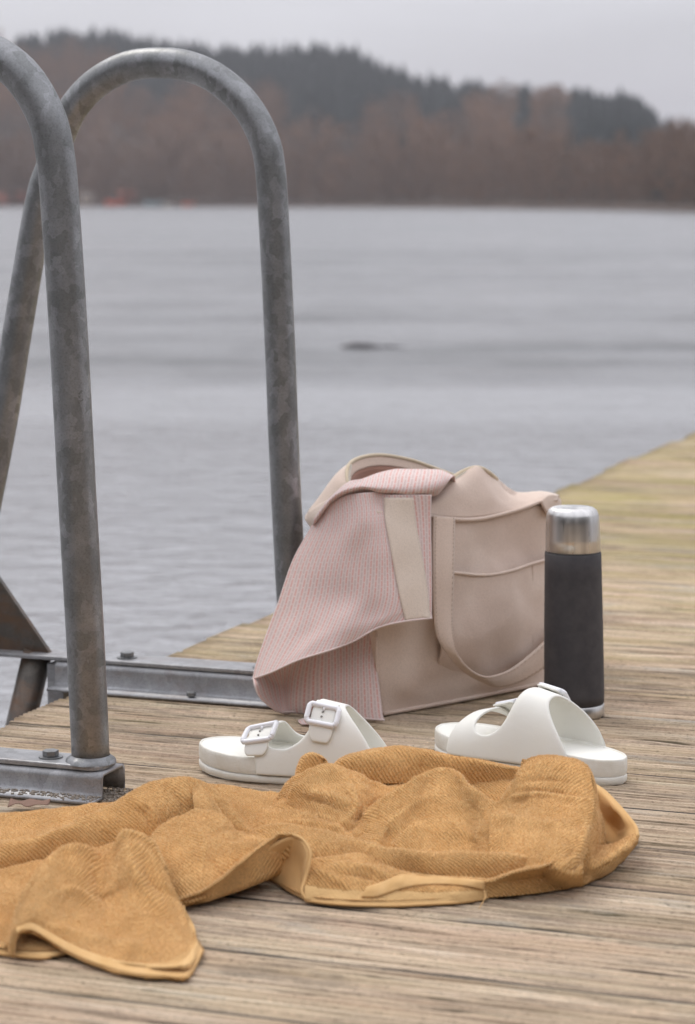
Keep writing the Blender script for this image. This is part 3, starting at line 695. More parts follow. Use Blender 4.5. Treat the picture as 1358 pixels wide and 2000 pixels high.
# seam piping along the front top edge and side corner
tube('seam', crom([bg(735, 1001, -.002), bg(800, 1003, -.004), bg(888, 1014, -.005), bg(940, 1013, -.005), bg(993, 1001, -.002), bg(1029, 990, .001), bg(1056, 980, .004), bg(1088, 976, .009)], 50), .0026, CANVAS, bag, seg=8)
net_obj('corner_tab', [[bg(1056, 979, .0), bg(1070, 968, .006), bg(1086, 968, .012), bg(1094, 980, .022)], [bg(1062, 992, -.002), bg(1074, 982, .004), bg(1086, 985, .01), bg(1092, 1000, .02)], [bg(1070, 1006, .0), bg(1077, 1004, .005), bg(1084, 1010, .01), bg(1088, 1022, .018)]], 12, 16, CANVAS, bag, solid=.003)
tube('seam', crom([bg(735, 1240, -.006), bg(736, 1290, -.006), bg(739, 1345, -.004), fl(g0 + BN * .002)], 20), .0018, CANVAS, bag, seg=8)
tube('seam', [fl(g0 + BA * (k / 12 * .308) + BN * (.004 + .004 * math.sin(k / 12 * 3.14)), .004) for k in range(13)], .0028, CANVAS, bag, seg=8)
# pocket
pk = [[bg(858, 1118, -.022), bg(888, 1118, -.022), bg(925, 1122, -.02), bg(960, 1121, -.022), bg(1000, 1112, -.016), bg(1035, 1100, -.006), bg(1084, 1086, .006)],
      [bg(858, 1180, -.024), bg(888, 1180, -.024), bg(925, 1182, -.026), bg(960, 1180, -.024), bg(1000, 1172, -.018), bg(1035, 1162, -.008), bg(1082, 1145, .004)],
      [bg(858, 1262, -.026), bg(888, 1262, -.028), bg(925, 1260, -.028), bg(960, 1254, -.024), bg(1000, 1246, -.019), bg(1035, 1237, -.01), bg(1080, 1220, .002)],
      [bg(850, 1300, -.012), bg(888, 1312, -.011), bg(925, 1318, -.010), bg(960, 1314, -.010), bg(1000, 1304, -.008), bg(1035, 1296, -.004), bg(1074, 1286, .004)],
      [bg(850, 1330, .006), bg(888, 1335, .006), bg(925, 1335, .006), bg(960, 1330, .006), bg(1000, 1320, .008), bg(1035, 1310, .01), bg(1074, 1300, .014)]]
pk = [[p + BN * .004 for p in r] for r in pk]
pko = net_obj('pocket', pk, 40, 50, CANVAS, bag, solid=.0022, wr=.006, ws=12, seed=0)
for dz, rr in ((0, .0022), (.0, 0)):
    if rr: tube('pocket_hem', crom([p + BN * .0012 for p in pk[0]], 40), rr, CANVAS, pko, seg=8)
tube('seam', crom([pk[0][5] + BN * .0015, pk[1][5] + BN * .0015, pk[2][5] + BN * .0015, pk[3][5] + BN * .0015], 24), .0011, CANVAS, pko, seg=6)
# hanging handle
lo_ = [(846, 1008, -.012), (845, 1060, -.02), (845, 1120, -.028), (847, 1190, -.033), (853, 1242, -.036), (876, 1280, -.038), (908, 1312, -.036), (942, 1331, -.032), (975, 1341, -.028), (1018, 1330, -.022), (1066, 1300, -.012), (1085, 1270, -.006)]
up_ = [(888, 1010, -.012), (887, 1060, -.02), (886, 1120, -.030), (884, 1195, -.037), (885, 1240, -.044), (893, 1276, -.050), (912, 1303, -.052), (940, 1320, -.046), (970, 1318, -.036), (1008, 1300, -.028), (1064, 1252, -.016), (1085, 1220, -.008)]
lo3, up3 = [bg(c[0], c[1], c[2] - min(.011, k * .0025)) for k, c in enumerate(lo_)], [bg(c[0], c[1], c[2] - min(.011, k * .0025)) for k, c in enumerate(up_)]
net_obj('handle', [lo3, [(a + b) / 2 + BN * .0015 for a, b in zip(lo3, up3)], up3], 9, 90, WEBBING, bag, solid=.0028)
STI = mat('stitch_thread', (.50, .37, .29), .9)
for (ea, eb) in ((lo3, up3), (up3, lo3)):
    e_ = crom([a + (b - a) * .09 + BN * .0022 for a, b in zip(ea, eb)], 240); parts_ = []
    for k in range(0, 238, 3): parts_.append(tube_geo([e_[k], e_[k + 1] + (e_[k+2] - e_[k+1]) * .6], .00042, seg=5))
    v, f = merge(parts_); tag(obj('stitching', v, f, STI, bag), kind='stuff')
hb = [bg(905, 935, .10), bg(930, 960, .13), bg(1000, 990, .15)]

# ------------------------------------------------------------------ pink striped cloth
pc0 = atY(700, 1300, 3.07); pink = empty('striped_cloth', Vector((pc0.x, pc0.y, 0)), 'pink and grey dash-striped cotton cloth spilling out of the tote bag', 'cloth')
A = [[(626, 1003, 3.115), (645, 985, 3.10), (668, 970, 3.09), (700, 962, 3.085), (730, 962, 3.085), (752, 966, 3.10), (790, 966, 3.105), (843, 966, 3.12)],
     [(606, 1034, 3.115), (635, 1030, 3.09), (668, 1025, 3.075), (705, 1022, 3.065), (735, 1022, 3.07), (755, 1020, 3.085), (800, 1020, 3.10), (842, 1020, 3.115)],
     [(571, 1098, 3.11), (610, 1098, 3.08), (650, 1098, 3.06), (690, 1096, 3.05), (730, 1094, 3.055), (765, 1092, 3.07), (805, 1090, 3.085), (843, 1088, 3.10)],
     [(543, 1180, 3.10), (590, 1180, 3.065), (635, 1172, 3.045), (680, 1165, 3.035), (725, 1160, 3.04), (768, 1156, 3.055), (808, 1152, 3.07), (843, 1150, 3.085)],
     [(520, 1240, 3.095), (570, 1235, 3.05), (620, 1222, 3.03), (668, 1208, 3.02), (715, 1198, 3.03), (762, 1192, 3.045), (806, 1186, 3.06), (843, 1182, 3.075)],
     [(501, 1296, 3.09), (545, 1282, 3.04), (600, 1260, 3.015), (655, 1240, 3.01), (705, 1224, 3.02), (752, 1210, 3.04), (800, 1202, 3.055), (843, 1198, 3.07)],
     [(494, 1326, 3.085), (530, 1314, 3.035), (580, 1291, 3.01), (640, 1272, 3.0), (690, 1253, 3.01), (740, 1226, 3.035), (792, 1214, 3.05), (844, 1208, 3.065)]]
Ar = [[atY(a_, b_, c_ - .028 * min(1, max(0, (a_ - 690) / 60))) for a_, b_, c_ in r] for r in A]
oA = net_obj('hanging_panel', Ar, 90, 100, PINK, pink, solid=.0016, wr=.0044, ws=13, su=.20, sv=.235)
def soft_folds(o, f):
    for vt in o.data.vertices: vt.co += f(vt.co + pink.location)
# gather near the top, where the cloth is pinched by the mouth of the bag
pt = atY(738, 985, 3.07)
def fold(P):
    d = P - pt; dz = -d.z
    if dz < 0: dz = 0
    w = .010 + dz * .25; x = d.x - dz * .12
    return Vector((0, .010 * math.exp(-(x / w) ** 2) * math.exp(-dz / .05) - .007 * math.exp(-((x + .022 + dz * .1) / (w * 1.2)) ** 2) * math.exp(-dz / .07), 0))
soft_folds(oA, fold)
tube('hem', crom([p + Vector((0, -.001, .0006)) for p in Ar[-1]], 60), .0013, PINK, pink, seg=8)
# second layer curling back under the first
B = [[(494, 1322, 3.085), (535, 1312, 3.09), (585, 1285, 3.085), (640, 1262, 3.08), (690, 1240, 3.075), (745, 1215, 3.07)],
     [(497, 1338, 3.06), (545, 1338, 3.10), (575, 1330, 3.085), (640, 1310, 3.065), (690, 1300, 3.06), (737, 1290, 3.062)],
     [(508, 1362, 3.06), (550, 1368, 3.09), (572, 1368, 3.08), (640, 1352, 3.055), (690, 1345, 3.05), (742, 1345, 3.05)],
     [(536, 1388, 3.075), (556, 1392, 3.08), (575, 1394, 3.08), (640, 1396, 3.055), (690, 1392, 3.045), (748, 1395, 3.035)],
     [(548, 1391, 3.085), (562, 1394, 3.08), (590, 1397, 3.08), (640, 1403, 3.06), (692, 1410, 3.045), (751, 1419, 3.03)]]
Br = [[atY(*c) for c in r] for r in B]
for r in Br:
    for p in r: p.z = max(p.z, .0035)
oB = net_obj('under_layer', Br, 60, 80, PINK, pink, solid=.0016, wr=.003, ws=18, su=.17, sv=.125, seed=4)
tube('hem', crom([p + Vector((0, -.001, .0004)) for p in Br[-1]], 50), .0013, PINK, pink, seg=8)
# roll of cloth across the mouth
C = [[(612, 1030, 3.12), (650, 985, 3.115), (700, 962, 3.11), (740, 968, 3.115), (790, 972, 3.12), (846, 968, 3.13), (862, 958, 3.135)],
     [(612, 1020, 3.10), (652, 972, 3.085), (700, 955, 3.075), (740, 962, 3.075), (790, 966, 3.08), (846, 960, 3.10), (868, 950, 3.12)],
     [(620, 1005, 3.105), (660, 962, 3.09), (703, 948, 3.075), (745, 950, 3.07), (795, 950, 3.08), (850, 945, 3.10), (876, 940, 3.125)],
     [(632, 988, 3.12), (672, 950, 3.115), (708, 938, 3.105), (750, 930, 3.105), (800, 927, 3.11), (855, 925, 3.13), (884, 932, 3.14)],
     [(645, 975, 3.145), (680, 945, 3.15), (712, 934, 3.155), (755, 922, 3.16), (805, 917, 3.165), (855, 919, 3.17), (888, 931, 3.165)],
     [(660, 985, 3.16), (695, 960, 3.17), (725, 950, 3.18), (765, 942, 3.19), (812, 938, 3.195), (858, 940, 3.195), (890, 945, 3.19)]]
net_obj('rolled_edge', [[atY(*c) for c in r] for r in C], 40, 80, PINK, pink, solid=.0016, wr=.002, ws=22, su=.19, sv=.07, seed=9)
# plain sewn band
S = [[(750, 972, 0), (779, 972, 0), (808, 972, 0)], [(752, 1012, 0), (783, 1015, 0), (812, 1015, 0)], [(761, 1060, 0), (791, 1060, 0), (820, 1060, 0)], [(770, 1110, 0), (800, 1110, 0), (829, 1108, 0)],
     [(780, 1160, 0), (810, 1158, 0), (836, 1156, 0)], [(792, 1214, 0), (818, 1211, 0), (841, 1208, 0)]]
bpy.context.view_layer.update()
from mathutils.bvhtree import BVHTree
bt = BVHTree.FromPolygons([v.co + pink.location for v in oA.data.vertices], [p.vertices[:] for p in oA.data.polygons])
def onA(px, py, off=.0022):
    d = ray(px, py).normalized(); hit = bt.ray_cast(Vector((0, 0, H)), d)
    if hit[0] is None:
        hit = bt.ray_cast(Vector((0, 0, H)), ray(px, py - 8).normalized())
        if hit[0] is None: return atY(px, py, 3.06)
        return atY(px, py, hit[0].y) - d * off
    return hit[0] - d * off
def band_pt(a, b):
    rows = crom([Vector(((1-b) * s[0][0] + b * s[2][0], (1-b) * s[0][1] + b * s[2][1], 0)) for s in S], 40); return rows[a]
V = []; U = []
for i in range(40):
    for j in range(12):
        q = band_pt(i, j / 11); V.append(onA(q.x, q.y)); U.append((j / 11, i / 39))
obj('sewn_band', V, grid_faces(40, 12), LABEL, pink, uvs=U, solid=.001)
# corner of the cloth poking out on the boards behind the sandal
net_obj('cloth_corner', [[at(582, 1407, .003), at(600, 1402, .006), at(640, 1398, .008)], [at(585, 1412, .002), at(604, 1410, .005), at(640, 1408, .006)], [at(590, 1415, .002), at(606, 1415, .003), at(640, 1416, .003)]], 10, 14, PINK, pink, solid=.001, su=.03, sv=.01)

# ------------------------------------------------------------------ flask
fb = at(1122, 1396, 0); fb.y += 0.0
flask = empty('vacuum_flask', fb, 'charcoal vacuum flask with steel cap standing beside the tote bag', 'flask')
FH = .272; ln = (-.020, 0)
lathe('body', [(.030, .0), (.0355, .0015), (.0358, .016), (.0356, .0175), (.0368, .018), (.0371, .03), (.0362, .12), (.0350, .190), (.0347, .2125), (.034, .2135)], CHAR, flask, fb, ln)
lathe('steel_base', [(.030, .0005), (.0366, .0008), (.0370, .003), (.0370, .0155), (.0362, .0165)], STEEL, flask, fb, ln)
lathe('seal', [(.0335, .2125), (.0340, .2130), (.0340, .2148), (.033, .2152)], BLACK, flask, fb, ln)
lathe('cap', [(.0330, .215), (.0337, .2154), (.0335, .232), (.0328, .252), (.0318, .262), (.0296, .2682), (.025, .2716), (.019, .2724), (.010, .2718), (.002, .2716)], STEEL, flask, fb, ln)
bpy.data.objects['body'].data.materials[0] = CHAR

# ------------------------------------------------------------------ sandals
LS = .268
WT = [(0, 0), (.015, .012), (.05, .0225), (.12, .0300), (.25, .0335), (.42, .0345), (.58, .0405), (.70, .0455), (.80, .0455), (.89, .0385), (.95, .0275), (.985, .015), (1, 0)]
def hw(s): return interp(s, WT)
def mid(s): return .004 * math.sin(s * math.pi) - .006 * max(0, s - .6)    # + = lateral
def sandal(name, label, toe, d, lat_sign, dx=0.0):
    """toe: world point under the toe tip; d: unit heading; lat_sign +1 when the outer side is left of the heading"""
    d = Vector((d[0], d[1], 0)).normalized(); n = Vector((-d.y, d.x, 0)) * lat_sign; o0 = toe - d * LS
    root = empty(name, o0 + d * LS / 2, label, 'sandal', 'pair of white sandals')
    W = lambda x, y, z: o0 + d * x + n * y + UP * z
    ss = [0, .006, .015, .03, .055, .09] + [.14 + .05 * k for k in range(15)] + [.89, .92, .95, .97, .985, .994, 1]
    def ring(sc, z, extra=None):
        pts = []
        for k, s in enumerate(ss): pts.append((s, +1))
        for s in ss[::-1][1:-1]: pts.append((s, -1))
        out = []
        for s, sg in pts:
            w = hw(s) * 1.03; x = .5 * LS + (s - .5) * LS * (1 - (1 - sc) * .28); y = mid(s) + sg * w * sc
            zz = z * .90 + (.004 * max(0, (s - .75)) / .25 if z > .0 else .003 * max(0, (s - .82)) / .18) + (extra(s, sg) if extra else 0)
            out.append(W(x, y, zz))
        return out
    m = 2 * len(ss) - 2
    def rings_obj(nm, rs, mt, sub=1):
        V = [p for r in rs for p in r]; F = grid_faces(len(rs), m, True)
        for base, rev in ((0, False), ((len(rs) - 1) * m, True)):
            k = len(ss)
            for i in range(k - 1):
                a, b = base + i, base + i + 1; c_, e = base + (m - i) % m, base + (m - i - 1) % m
                q = [x for j, x in enumerate((a, b, e, c_)) if x not in (a, b, e, c_)[:j]]
                if len(q) >= 3: F.append(tuple(q))
        return obj(nm, V, F, mt, root, sub=sub)
    rings_obj('outsole', [ring(.95, .0), ring(1.0, .0015), ring(1.005, .009), ring(.975, .0108)], EVAS)
    hs = lambda s, sg: .003 * math.exp(-((s - .35) / .25) ** 2)
    rings_obj('midsole', [ring(.965, .0102), ring(.985, .0115), ring(1.0, .016, hs), ring(1.0, .028, hs), ring(.985, .0315, hs), ring(.95, .0325, hs), ring(.90, .0300, hs), ring(.80, .0278), ring(.45, .0268), ring(.15, .0268)], EVAS)
    rings_obj('footbed', [ring(.90, .0302, hs), ring(.89, .0312, hs), ring(.80, .0292), ring(.45, .0280), ring(.12, .0280)], EVA)
    # upper: arched surface over the sole.  th = 0 at the inner side, pi at the outer side
    def S(x, th, off=0.0):
        s = x / LS; w = hw(s) * 1.03 + .0015 + off; hgt = interp(s - dx * .8 / LS, [(0, .055), (.3, .078), (.43, .083), (.52, .066), (.60, .053), (.74, .043), (.9, .034)]) + off
        c_, sn = math.cos(th), math.sin(th)
        y = mid(s) - w * math.copysign(abs(c_) ** .86, c_); z = .010 + hgt * max(0, sn) ** .82
        return W(x, y, z)
    def strap(nm, fr, re, tlim=(0, math.pi), off=0, mt=EVA, th=.0036, nn=26, mm=9):
        V = []; U = []
        for i in range(nn):
            t = tlim[0] + (tlim[1] - tlim[0]) * i / (nn - 1)
            for j in range(mm):
                f = j / (mm - 1); x = fr(t) * (1 - f) + re(t) * f; V.append(S(x, t, off)); U.append((f, i / nn))
        return obj(nm, V, grid_faces(nn, mm), mt, root, uvs=U, solid=th, off=0, sub=1)
    # the two straps, joined low on both sides round a long rounded opening over the instep
    def edges(t):
        c_ = math.cos(t); med, lat = max(0, c_), max(0, -c_); e = abs(t - math.pi/2) / R(66)
        gp = (.0250 + .008 * lat) * max(0, 1 - min(1, e) ** 4.5) ** .5; xc = .138 + .004 * med + dx
        front = .197 + .014 * med ** 2 - .024 * lat ** 2 + dx * .5
        rear = .080 - .046 * med ** 3.2 - .052 * lat ** 1.5 + dx * .75
        return rear, xc - gp, xc + gp, front
    V = []; nn, mm = 64, 9; F = []
    for i in range(nn):
        t = math.pi * i / (nn - 1); e0, e1, e2, e3 = edges(t)
        for j in range(mm): V.append(S(e0 + (e1 - e0) * j / (mm - 1), t))
        for j in range(mm): V.append(S(e2 + (e3 - e2) * j / (mm - 1), t))
    for i in range(nn - 1):
        for j in list(range(mm - 1)) + list(range(mm, 2 * mm - 1)):
            k = i * 2 * mm + j; F.append((k, k + 1, k + 2 * mm + 1, k + 2 * mm))
    up_o = obj('strap_upper', V, F, EVA, root)
    bm = bmesh.new(); bm.from_mesh(up_o.data); bmesh.ops.remove_doubles(bm, verts=bm.verts, dist=2e-5)
    bmesh.ops.smooth_vert(bm, verts=[v for v in bm.verts if not v.is_boundary], factor=.3, use_axis_x=True, use_axis_y=True, use_axis_z=True)
    bm.to_mesh(up_o.data); bm.free()
    sl_ = up_o.modifiers.new('solid', 'SOLIDIFY'); sl_.thickness = .0034; sl_.offset = 0
    sb_ = up_o.modifiers.new('sub', 'SUBSURF'); sb_.levels = sb_.render_levels = 1
    def buckle(x0, x1, t0, t1, xs, te):
        # tab passing through the frame
        tabw = lambda t: 1.0 if t < te - .22 else math.sqrt(max(.05, 1 - ((t - te + .22) / .22) ** 2))
        xm = (x0 + x1) / 2; hwid = (x1 - x0) / 2 - .0035
        tb_ = strap('strap_tab', lambda t: xm + hwid * (.55 + .45 * tabw(t)) if t > te - .22 else xm + hwid, lambda t: xm - hwid * (.55 + .45 * tabw(t)) if t > te - .22 else xm - hwid, (t0 - .22, te), .0048, EVA, .0026, 18, 7)
        pts = []
        for (cx_, ct, a0) in ((x1 - .004, t1 - .09, 0), (x0 + .004, t1 - .09, 90), (x0 + .004, t0 + .09, 180), (x1 - .004, t0 + .09, 270)):
            for k in range(5):
                a = R(a0 + 90 * k / 4); pts.append(S(cx_ + .004 * math.cos(a), ct + .09 * math.sin(a), .0075))
        P = crom(pts, 64, True); v, f = tube_geo(P, .0031, seg=10, closed=True); bk_ = obj('buckle', v, f, BUCK, root)
        tube('buckle_pin', [S(xm, t0 + .0, .0078), S(xm, t0 + .12, .0075)], .0015, BUCK, bk_, seg=8)
        for q in (.22, .48):
            c_ = S(xm + .001, t0 + (t1 - t0) * (q + .14), .0062); c2 = S(xm + .001, t0 + (t1 - t0) * (q + .14), .0068)
            tube('buckle_hole', [c_, c2], .0013, HOLE, tb_, seg=12)
    buckle(.155 + dx * .75, .191 + dx * .6, 2.0, 2.46, .19, 2.80)
    buckle(.079 + dx, .115 + dx, 2.0, 2.40, .12, 2.70)
    return root
t1 = at(392, 1497, 0); sandal('sandal', 'left white sandal of the pair, buckles facing the camera, heel under the towel', Vector((t1.x, t1.y, 0)), (-.92, .39), +1)
t2 = at(862, 1464, 0); sandal('sandal', 'right white sandal of the pair, in front of the flask, buckles on its far side', Vector((t2.x, t2.y, 0)), (-.755, .655), -1, .026)

# ------------------------------------------------------------------ mustard towel
c0 = at(620, 1660, 0)
trow = empty('terry_towel', Vector((c0.x, c0.y, 0)), 'rumpled mustard terry towel lying in folds on the boards in front of the sandals', 'towel')
OUT = [(-160, 1840), (-60, 1856), (0, 1862), (60, 1868), (108, 1866), (150, 1866), (200, 1884), (275, 1900), (335, 1904), (372, 1900), (385, 1862), (380, 1820), (362, 1774), (425, 1752), (465, 1735), (500, 1714), (530, 1722), (560, 1742), (600, 1760), (660, 1767), (743, 1770), (834, 1767), (911, 1762), (950, 1753),
       (1028, 1748), (1100, 1738), (1138, 1729), (1180, 1713), (1216, 1682), (1240, 1655), (1243, 1640), (1225, 1618), (1190, 1600), (1120, 1592), (1000, 1580), (850, 1572), (740, 1572), (650, 1566), (600, 1562), (560, 1568), (500, 1568), (420, 1568), (330, 1572), (230, 1583), (120, 1596), (0, 1606), (-160, 1612)]
def towel_sheet():
    """the flat part of the towel that lies on the boards under the folds"""
    pd = [Vector(at(x, y, .001)[:2]) for x, y in OUT]; bm = bmesh.new()
    pc = crom([Vector((p.x, p.y, 0)) for p in pd], len(pd) * 3, True)
    vs = [bm.verts.new((p.x, p.y, .001)) for p in pc]; f = bm.faces.new(vs)
    r = bmesh.ops.inset_region(bm, faces=[f], thickness=.004, depth=0)
    inner = [f]; 
    for v in f.verts: v.co.z = .0065
    bmesh.ops.triangulate(bm, faces=[f]); bm.normal_update()
    V = [v.co.copy() for v in bm.verts]; bm.verts.index_update(); F = [tuple(v.index for v in q.verts) for q in bm.faces]
    bm.free(); U = [(v.x * 1.2, v.y * 1.2) for v in V]
    return obj('towel_sheet', V, F, TERRY, trow, smooth=False, uvs=U)
towel_sheet()
def fold_geo(st, back=.03, rnd_=.75, n=40, seg=None, hb=.25, pinch=0.0):
    """a fold of cloth: stations (crest px, py, h, foot px, py, h); a rounded face from foot to crest, then down behind"""
    C = crom([at(a, b, h) for a, b, h, _, _, _ in st], seg); Fo = crom([at(a, b, h) for _, _, _, a, b, h in st], seg); G = []
    for j in range(seg):
        c, f = C[j], Fo[j]; colm = []; e = c - f
        for k in range(n):
            t = k / (n - 1); a = t * math.pi / 2
            lin = f + e * t; ell = Vector((f.x + e.x * t, f.y + e.y * (1 - math.cos(a)), f.z + e.z * math.sin(a)))
            colm.append(lin.lerp(ell, rnd_))
        bk = back(j / (seg - 1)) if callable(back) else back
        for k in range(1, 10):
            a = k / 9 * math.pi / 2; colm.append(Vector((c.x, c.y + bk * math.sin(a) ** .9, c.z * (hb + (1 - hb) * math.cos(a)))))
        G.append(colm)
    return G
# small sharp creases: (height, width in px of the photograph, where they run)
CREASES = [(.0034, 8, [(728, 1655), (760, 1615), (800, 1578), (850, 1550)]), (-.0026, 7, [(752, 1660), (785, 1620), (830, 1590)]),
    (.0036, 7, [(935, 1590), (1000, 1602), (1070, 1612), (1120, 1606)]), (.0030, 8, [(880, 1600), (905, 1630), (960, 1650)]), (-.0028, 8, [(905, 1560), (935, 1585), (960, 1625)]),
    (-.0036, 4.5, [(1004, 1549), (1040, 1543), (1090, 1549), (1148, 1555)]), (.0030, 4.5, [(1000, 1557), (1050, 1552), (1100, 1558), (1150, 1564)]), (-.0026, 5, [(1010, 1530), (1060, 1522), (1110, 1528)]),
    (.0040, 6, [(640, 1628), (676, 1606), (694, 1578), (688, 1550), (668, 1536)]), (-.0036, 6, [(655, 1636), (692, 1614), (708, 1586), (706, 1560)]), (.0036, 6, [(596, 1546), (640, 1556), (680, 1572), (716, 1592)]),
    (-.0034, 6, [(590, 1558), (636, 1568), (672, 1586)]), (.0034, 6, [(560, 1590), (610, 1592), (660, 1606)]), (.0030, 6, [(530, 1612), (580, 1608), (640, 1616), (690, 1632)]),
    (-.0034, 6, [(258, 1578), (282, 1590), (292, 1618)]), (.0034, 6, [(268, 1568), (296, 1582), (306, 1612)]), (-.0026, 7, [(330, 1540), (352, 1566), (360, 1590)]), (.0028, 7, [(345, 1532), (372, 1560), (384, 1586)]),
    (-.0030, 7, [(40, 1622), (110, 1612), (170, 1600)]), (.0032, 8, [(96, 1752), (140, 1740), (176, 1762), (196, 1790)]), (-.0046, 11, [(184, 1690), (192, 1730), (206, 1765)]),
    (.0030, 8, [(250, 1660), (262, 1700), (286, 1745), (330, 1790)]), (-.0028, 8, [(276, 1680), (296, 1720), (330, 1760)]), (.0030, 7, [(80, 1800), (150, 1826), (220, 1842), (300, 1848)]),
    (-.0032, 6, [(400, 1640), (430, 1622), (470, 1620), (510, 1630)]), (.0030, 7, [(380, 1620), (400, 1650), (392, 1700)]), (.0034, 6, [(640, 1690), (690, 1692), (740, 1706), (780, 1724)]), (-.0030, 6, [(660, 1706), (710, 1712), (750, 1728)]),
    (.0032, 6, [(610, 1700), (650, 1716), (690, 1740)]), (.0034, 6, [(1090, 1700), (1125, 1672), (1140, 1630), (1146, 1590)]), (-.0030, 6, [(1110, 1705), (1140, 1680), (1152, 1640)]), (.0028, 6, [(980, 1722), (1040, 1716), (1090, 1704)]), (.0030, 6, [(1172, 1690), (1200, 1672), (1222, 1652)])]
CREASES = [(h, w, np.array([[q.x, q.y] for q in crom([Vector((x, y, 0)) for x, y in L], 14)])) for h, w, L in CREASES]
def crease_field(V):
    A = np.array([v[:] for v in V]) - np.array([0, 0, H]); dep = A[:, 1] * CT - A[:, 2] * ST; up_ = A[:, 1] * ST + A[:, 2] * CT
    P = np.stack([679 + FPX * A[:, 0] / dep, 1000 - FPX * up_ / dep], 1); out = np.zeros(len(P))
    for h, w, L in CREASES:
        best = np.full(len(P), 1e9); tt = np.zeros(len(P))
        for i in range(len(L) - 1):
            ab = L[i+1] - L[i]; q = np.clip(((P - L[i]) @ ab) / (ab @ ab), 0, 1); d = np.hypot(*(P - L[i] - q[:, None] * ab).T); m = d < best; best[m] = d[m]; tt[m] = (i + q[m]) / (len(L) - 1)
        out += h * np.exp(-np.abs(best / w) ** 1.5) * np.sin(np.pi * np.clip(tt, .04, .96)) ** .6
    return out
def cloth(name, G, mt=TERRY, wr=.0022, seed=0, rot=38, hemrows=0, hemat=None):
    n, m = len(G), len(G[0]); V = []; U = []; hm = []
    A = np.array([[p[:] for p in r] for r in G]); su = np.zeros((n, m)); sv = np.zeros((n, m))
    su[1:] = np.cumsum(np.linalg.norm(A[1:] - A[:-1], axis=2), 0); sv[:, 1:] = np.cumsum(np.linalg.norm(A[:, 1:] - A[:, :-1], axis=2), 1)
    su = su.mean(1)[:, None] * .85 + su * .15; sv = sv.mean(0)[None, :] * .5 + sv * .5; a = R(rot)
    for i in range(n):
        for j in range(m):
            p = G[i][j].copy()
            du = G[min(i+1, n-1)][j] - G[max(i-1, 0)][j]; dv = G[i][min(j+1, m-1)] - G[i][max(j-1, 0)]; nn = du.cross(dv)
            if nn.length > 1e-12:
                nn.normalize()
                if nn.z < 0: nn = -nn
                q = p + Vector((seed, 0, 0)); e = min(1, .3 + 3 * j / m) * min(1, .3 + 5 * min(i, n - 1 - i) / n)
                q2 = q + Vector((mnoise.noise(q * 9), mnoise.noise(q * 9 + Vector((5, 5, 5))), 0)) * .04
                p += nn * e * wr * (1.0 * mnoise.noise(q * 26) + 1.5 * (.35 - abs(mnoise.noise(q2 * 17))) + .45 * mnoise.noise(q * 60) + .25 * mnoise.noise(q * 130))
            p.z = max(p.z, .0012 + .0004 * j / m); V.append(p)
            u_, v_ = su[i, j] * math.cos(a) + sv[i, j] * math.sin(a), -su[i, j] * math.sin(a) + sv[i, j] * math.cos(a)
            U.append((u_ + .0022 * mnoise.noise(Vector((u_ * 45, v_ * 28, seed))) + seed * .3, v_))
            hm.append(1.0 if (hemat and hemat(i / (n-1), sv[i, j])) else 0.0)
    if mt is TERRY:
        cf = crease_field(V); A = np.array([v[:] for v in V]).reshape(n, m, 3); gu = np.gradient(A, axis=0); gv_ = np.gradient(A, axis=1); nr = np.cross(gu, gv_)
        nr /= np.linalg.norm(nr, axis=2)[..., None] + 1e-12; nr[nr[..., 2] < 0] *= -1; A = A.reshape(-1, 3) + nr.reshape(-1, 3) * cf[:, None]; A[:, 2] = np.maximum(A[:, 2], .0012); V = [Vector(a_) for a_ in A.tolist()]
    o = obj(name, V, grid_faces(n, m), mt, trow, uvs=U, solid=.0022, off=0)
    if mt is TERRY:
        t_ = o.data.attributes.new('hem', 'FLOAT', 'POINT'); t_.data.foreach_set('value', np.array(hm, dtype=np.float32))
    return o
def fold(st, back=.03, rnd_=.75, seg=None, hb=.25, **k):
    seg = seg or max(24, int(sum(math.hypot(st[i+1][0] - st[i][0], st[i+1][1] - st[i][1]) for i in range(len(st) - 1)) / 3.4))
    return cloth('towel_fold', fold_geo(st, back, rnd_, seg=seg, hb=hb), **k)
# back left, flat
fold([(-160, 1606, .016, -160, 1700, .008), (0, 1596, .018, 0, 1690, .008), (60, 1592, .019, 60, 1680, .008), (125, 1585, .020, 125, 1660, .008), (190, 1577, .022, 190, 1640, .008), (250, 1565, .026, 250, 1620, .01), (300, 1553, .03, 300, 1600, .012)], .03, .5, seed=1)
# slope between the left ridge and the middle hump
fold([(400, 1534, .034, 420, 1640, .012), (440, 1540, .032, 455, 1645, .014), (480, 1547, .030, 490, 1650, .016), (520, 1553, .030, 520, 1650, .018), (560, 1556, .032, 560, 1650, .018), (600, 1560, .034, 600, 1650, .018)], .03, .45, seed=2, wr=.003)
# rear ridge
fold([(640, 1512, .050, 640, 1530, .044), (655, 1497, .058, 650, 1530, .042), (668, 1488, .063, 672, 1528, .042), (704, 1473, .070, 704, 1530, .042), (769, 1463, .074, 769, 1530, .042), (834, 1469, .072, 834, 1530, .042), (898, 1482, .067, 898, 1535, .04), (963, 1495, .062, 963, 1535, .04), (1008, 1504, .058, 1008, 1540, .038), (1040, 1512, .05, 1040, 1550, .036)], .045, .9, seed=3)
# small knob of cloth
fold([(580, 1516, .046, 582, 1522, .044), (583, 1500, .054, 586, 1526, .042), (592, 1479, .066, 596, 1530, .040), (612, 1471, .071, 612, 1530, .040), (632, 1479, .067, 630, 1528, .040), (643, 1500, .056, 640, 1524, .042), (646, 1514, .048, 644, 1522, .044)], .025, .95, seed=4)
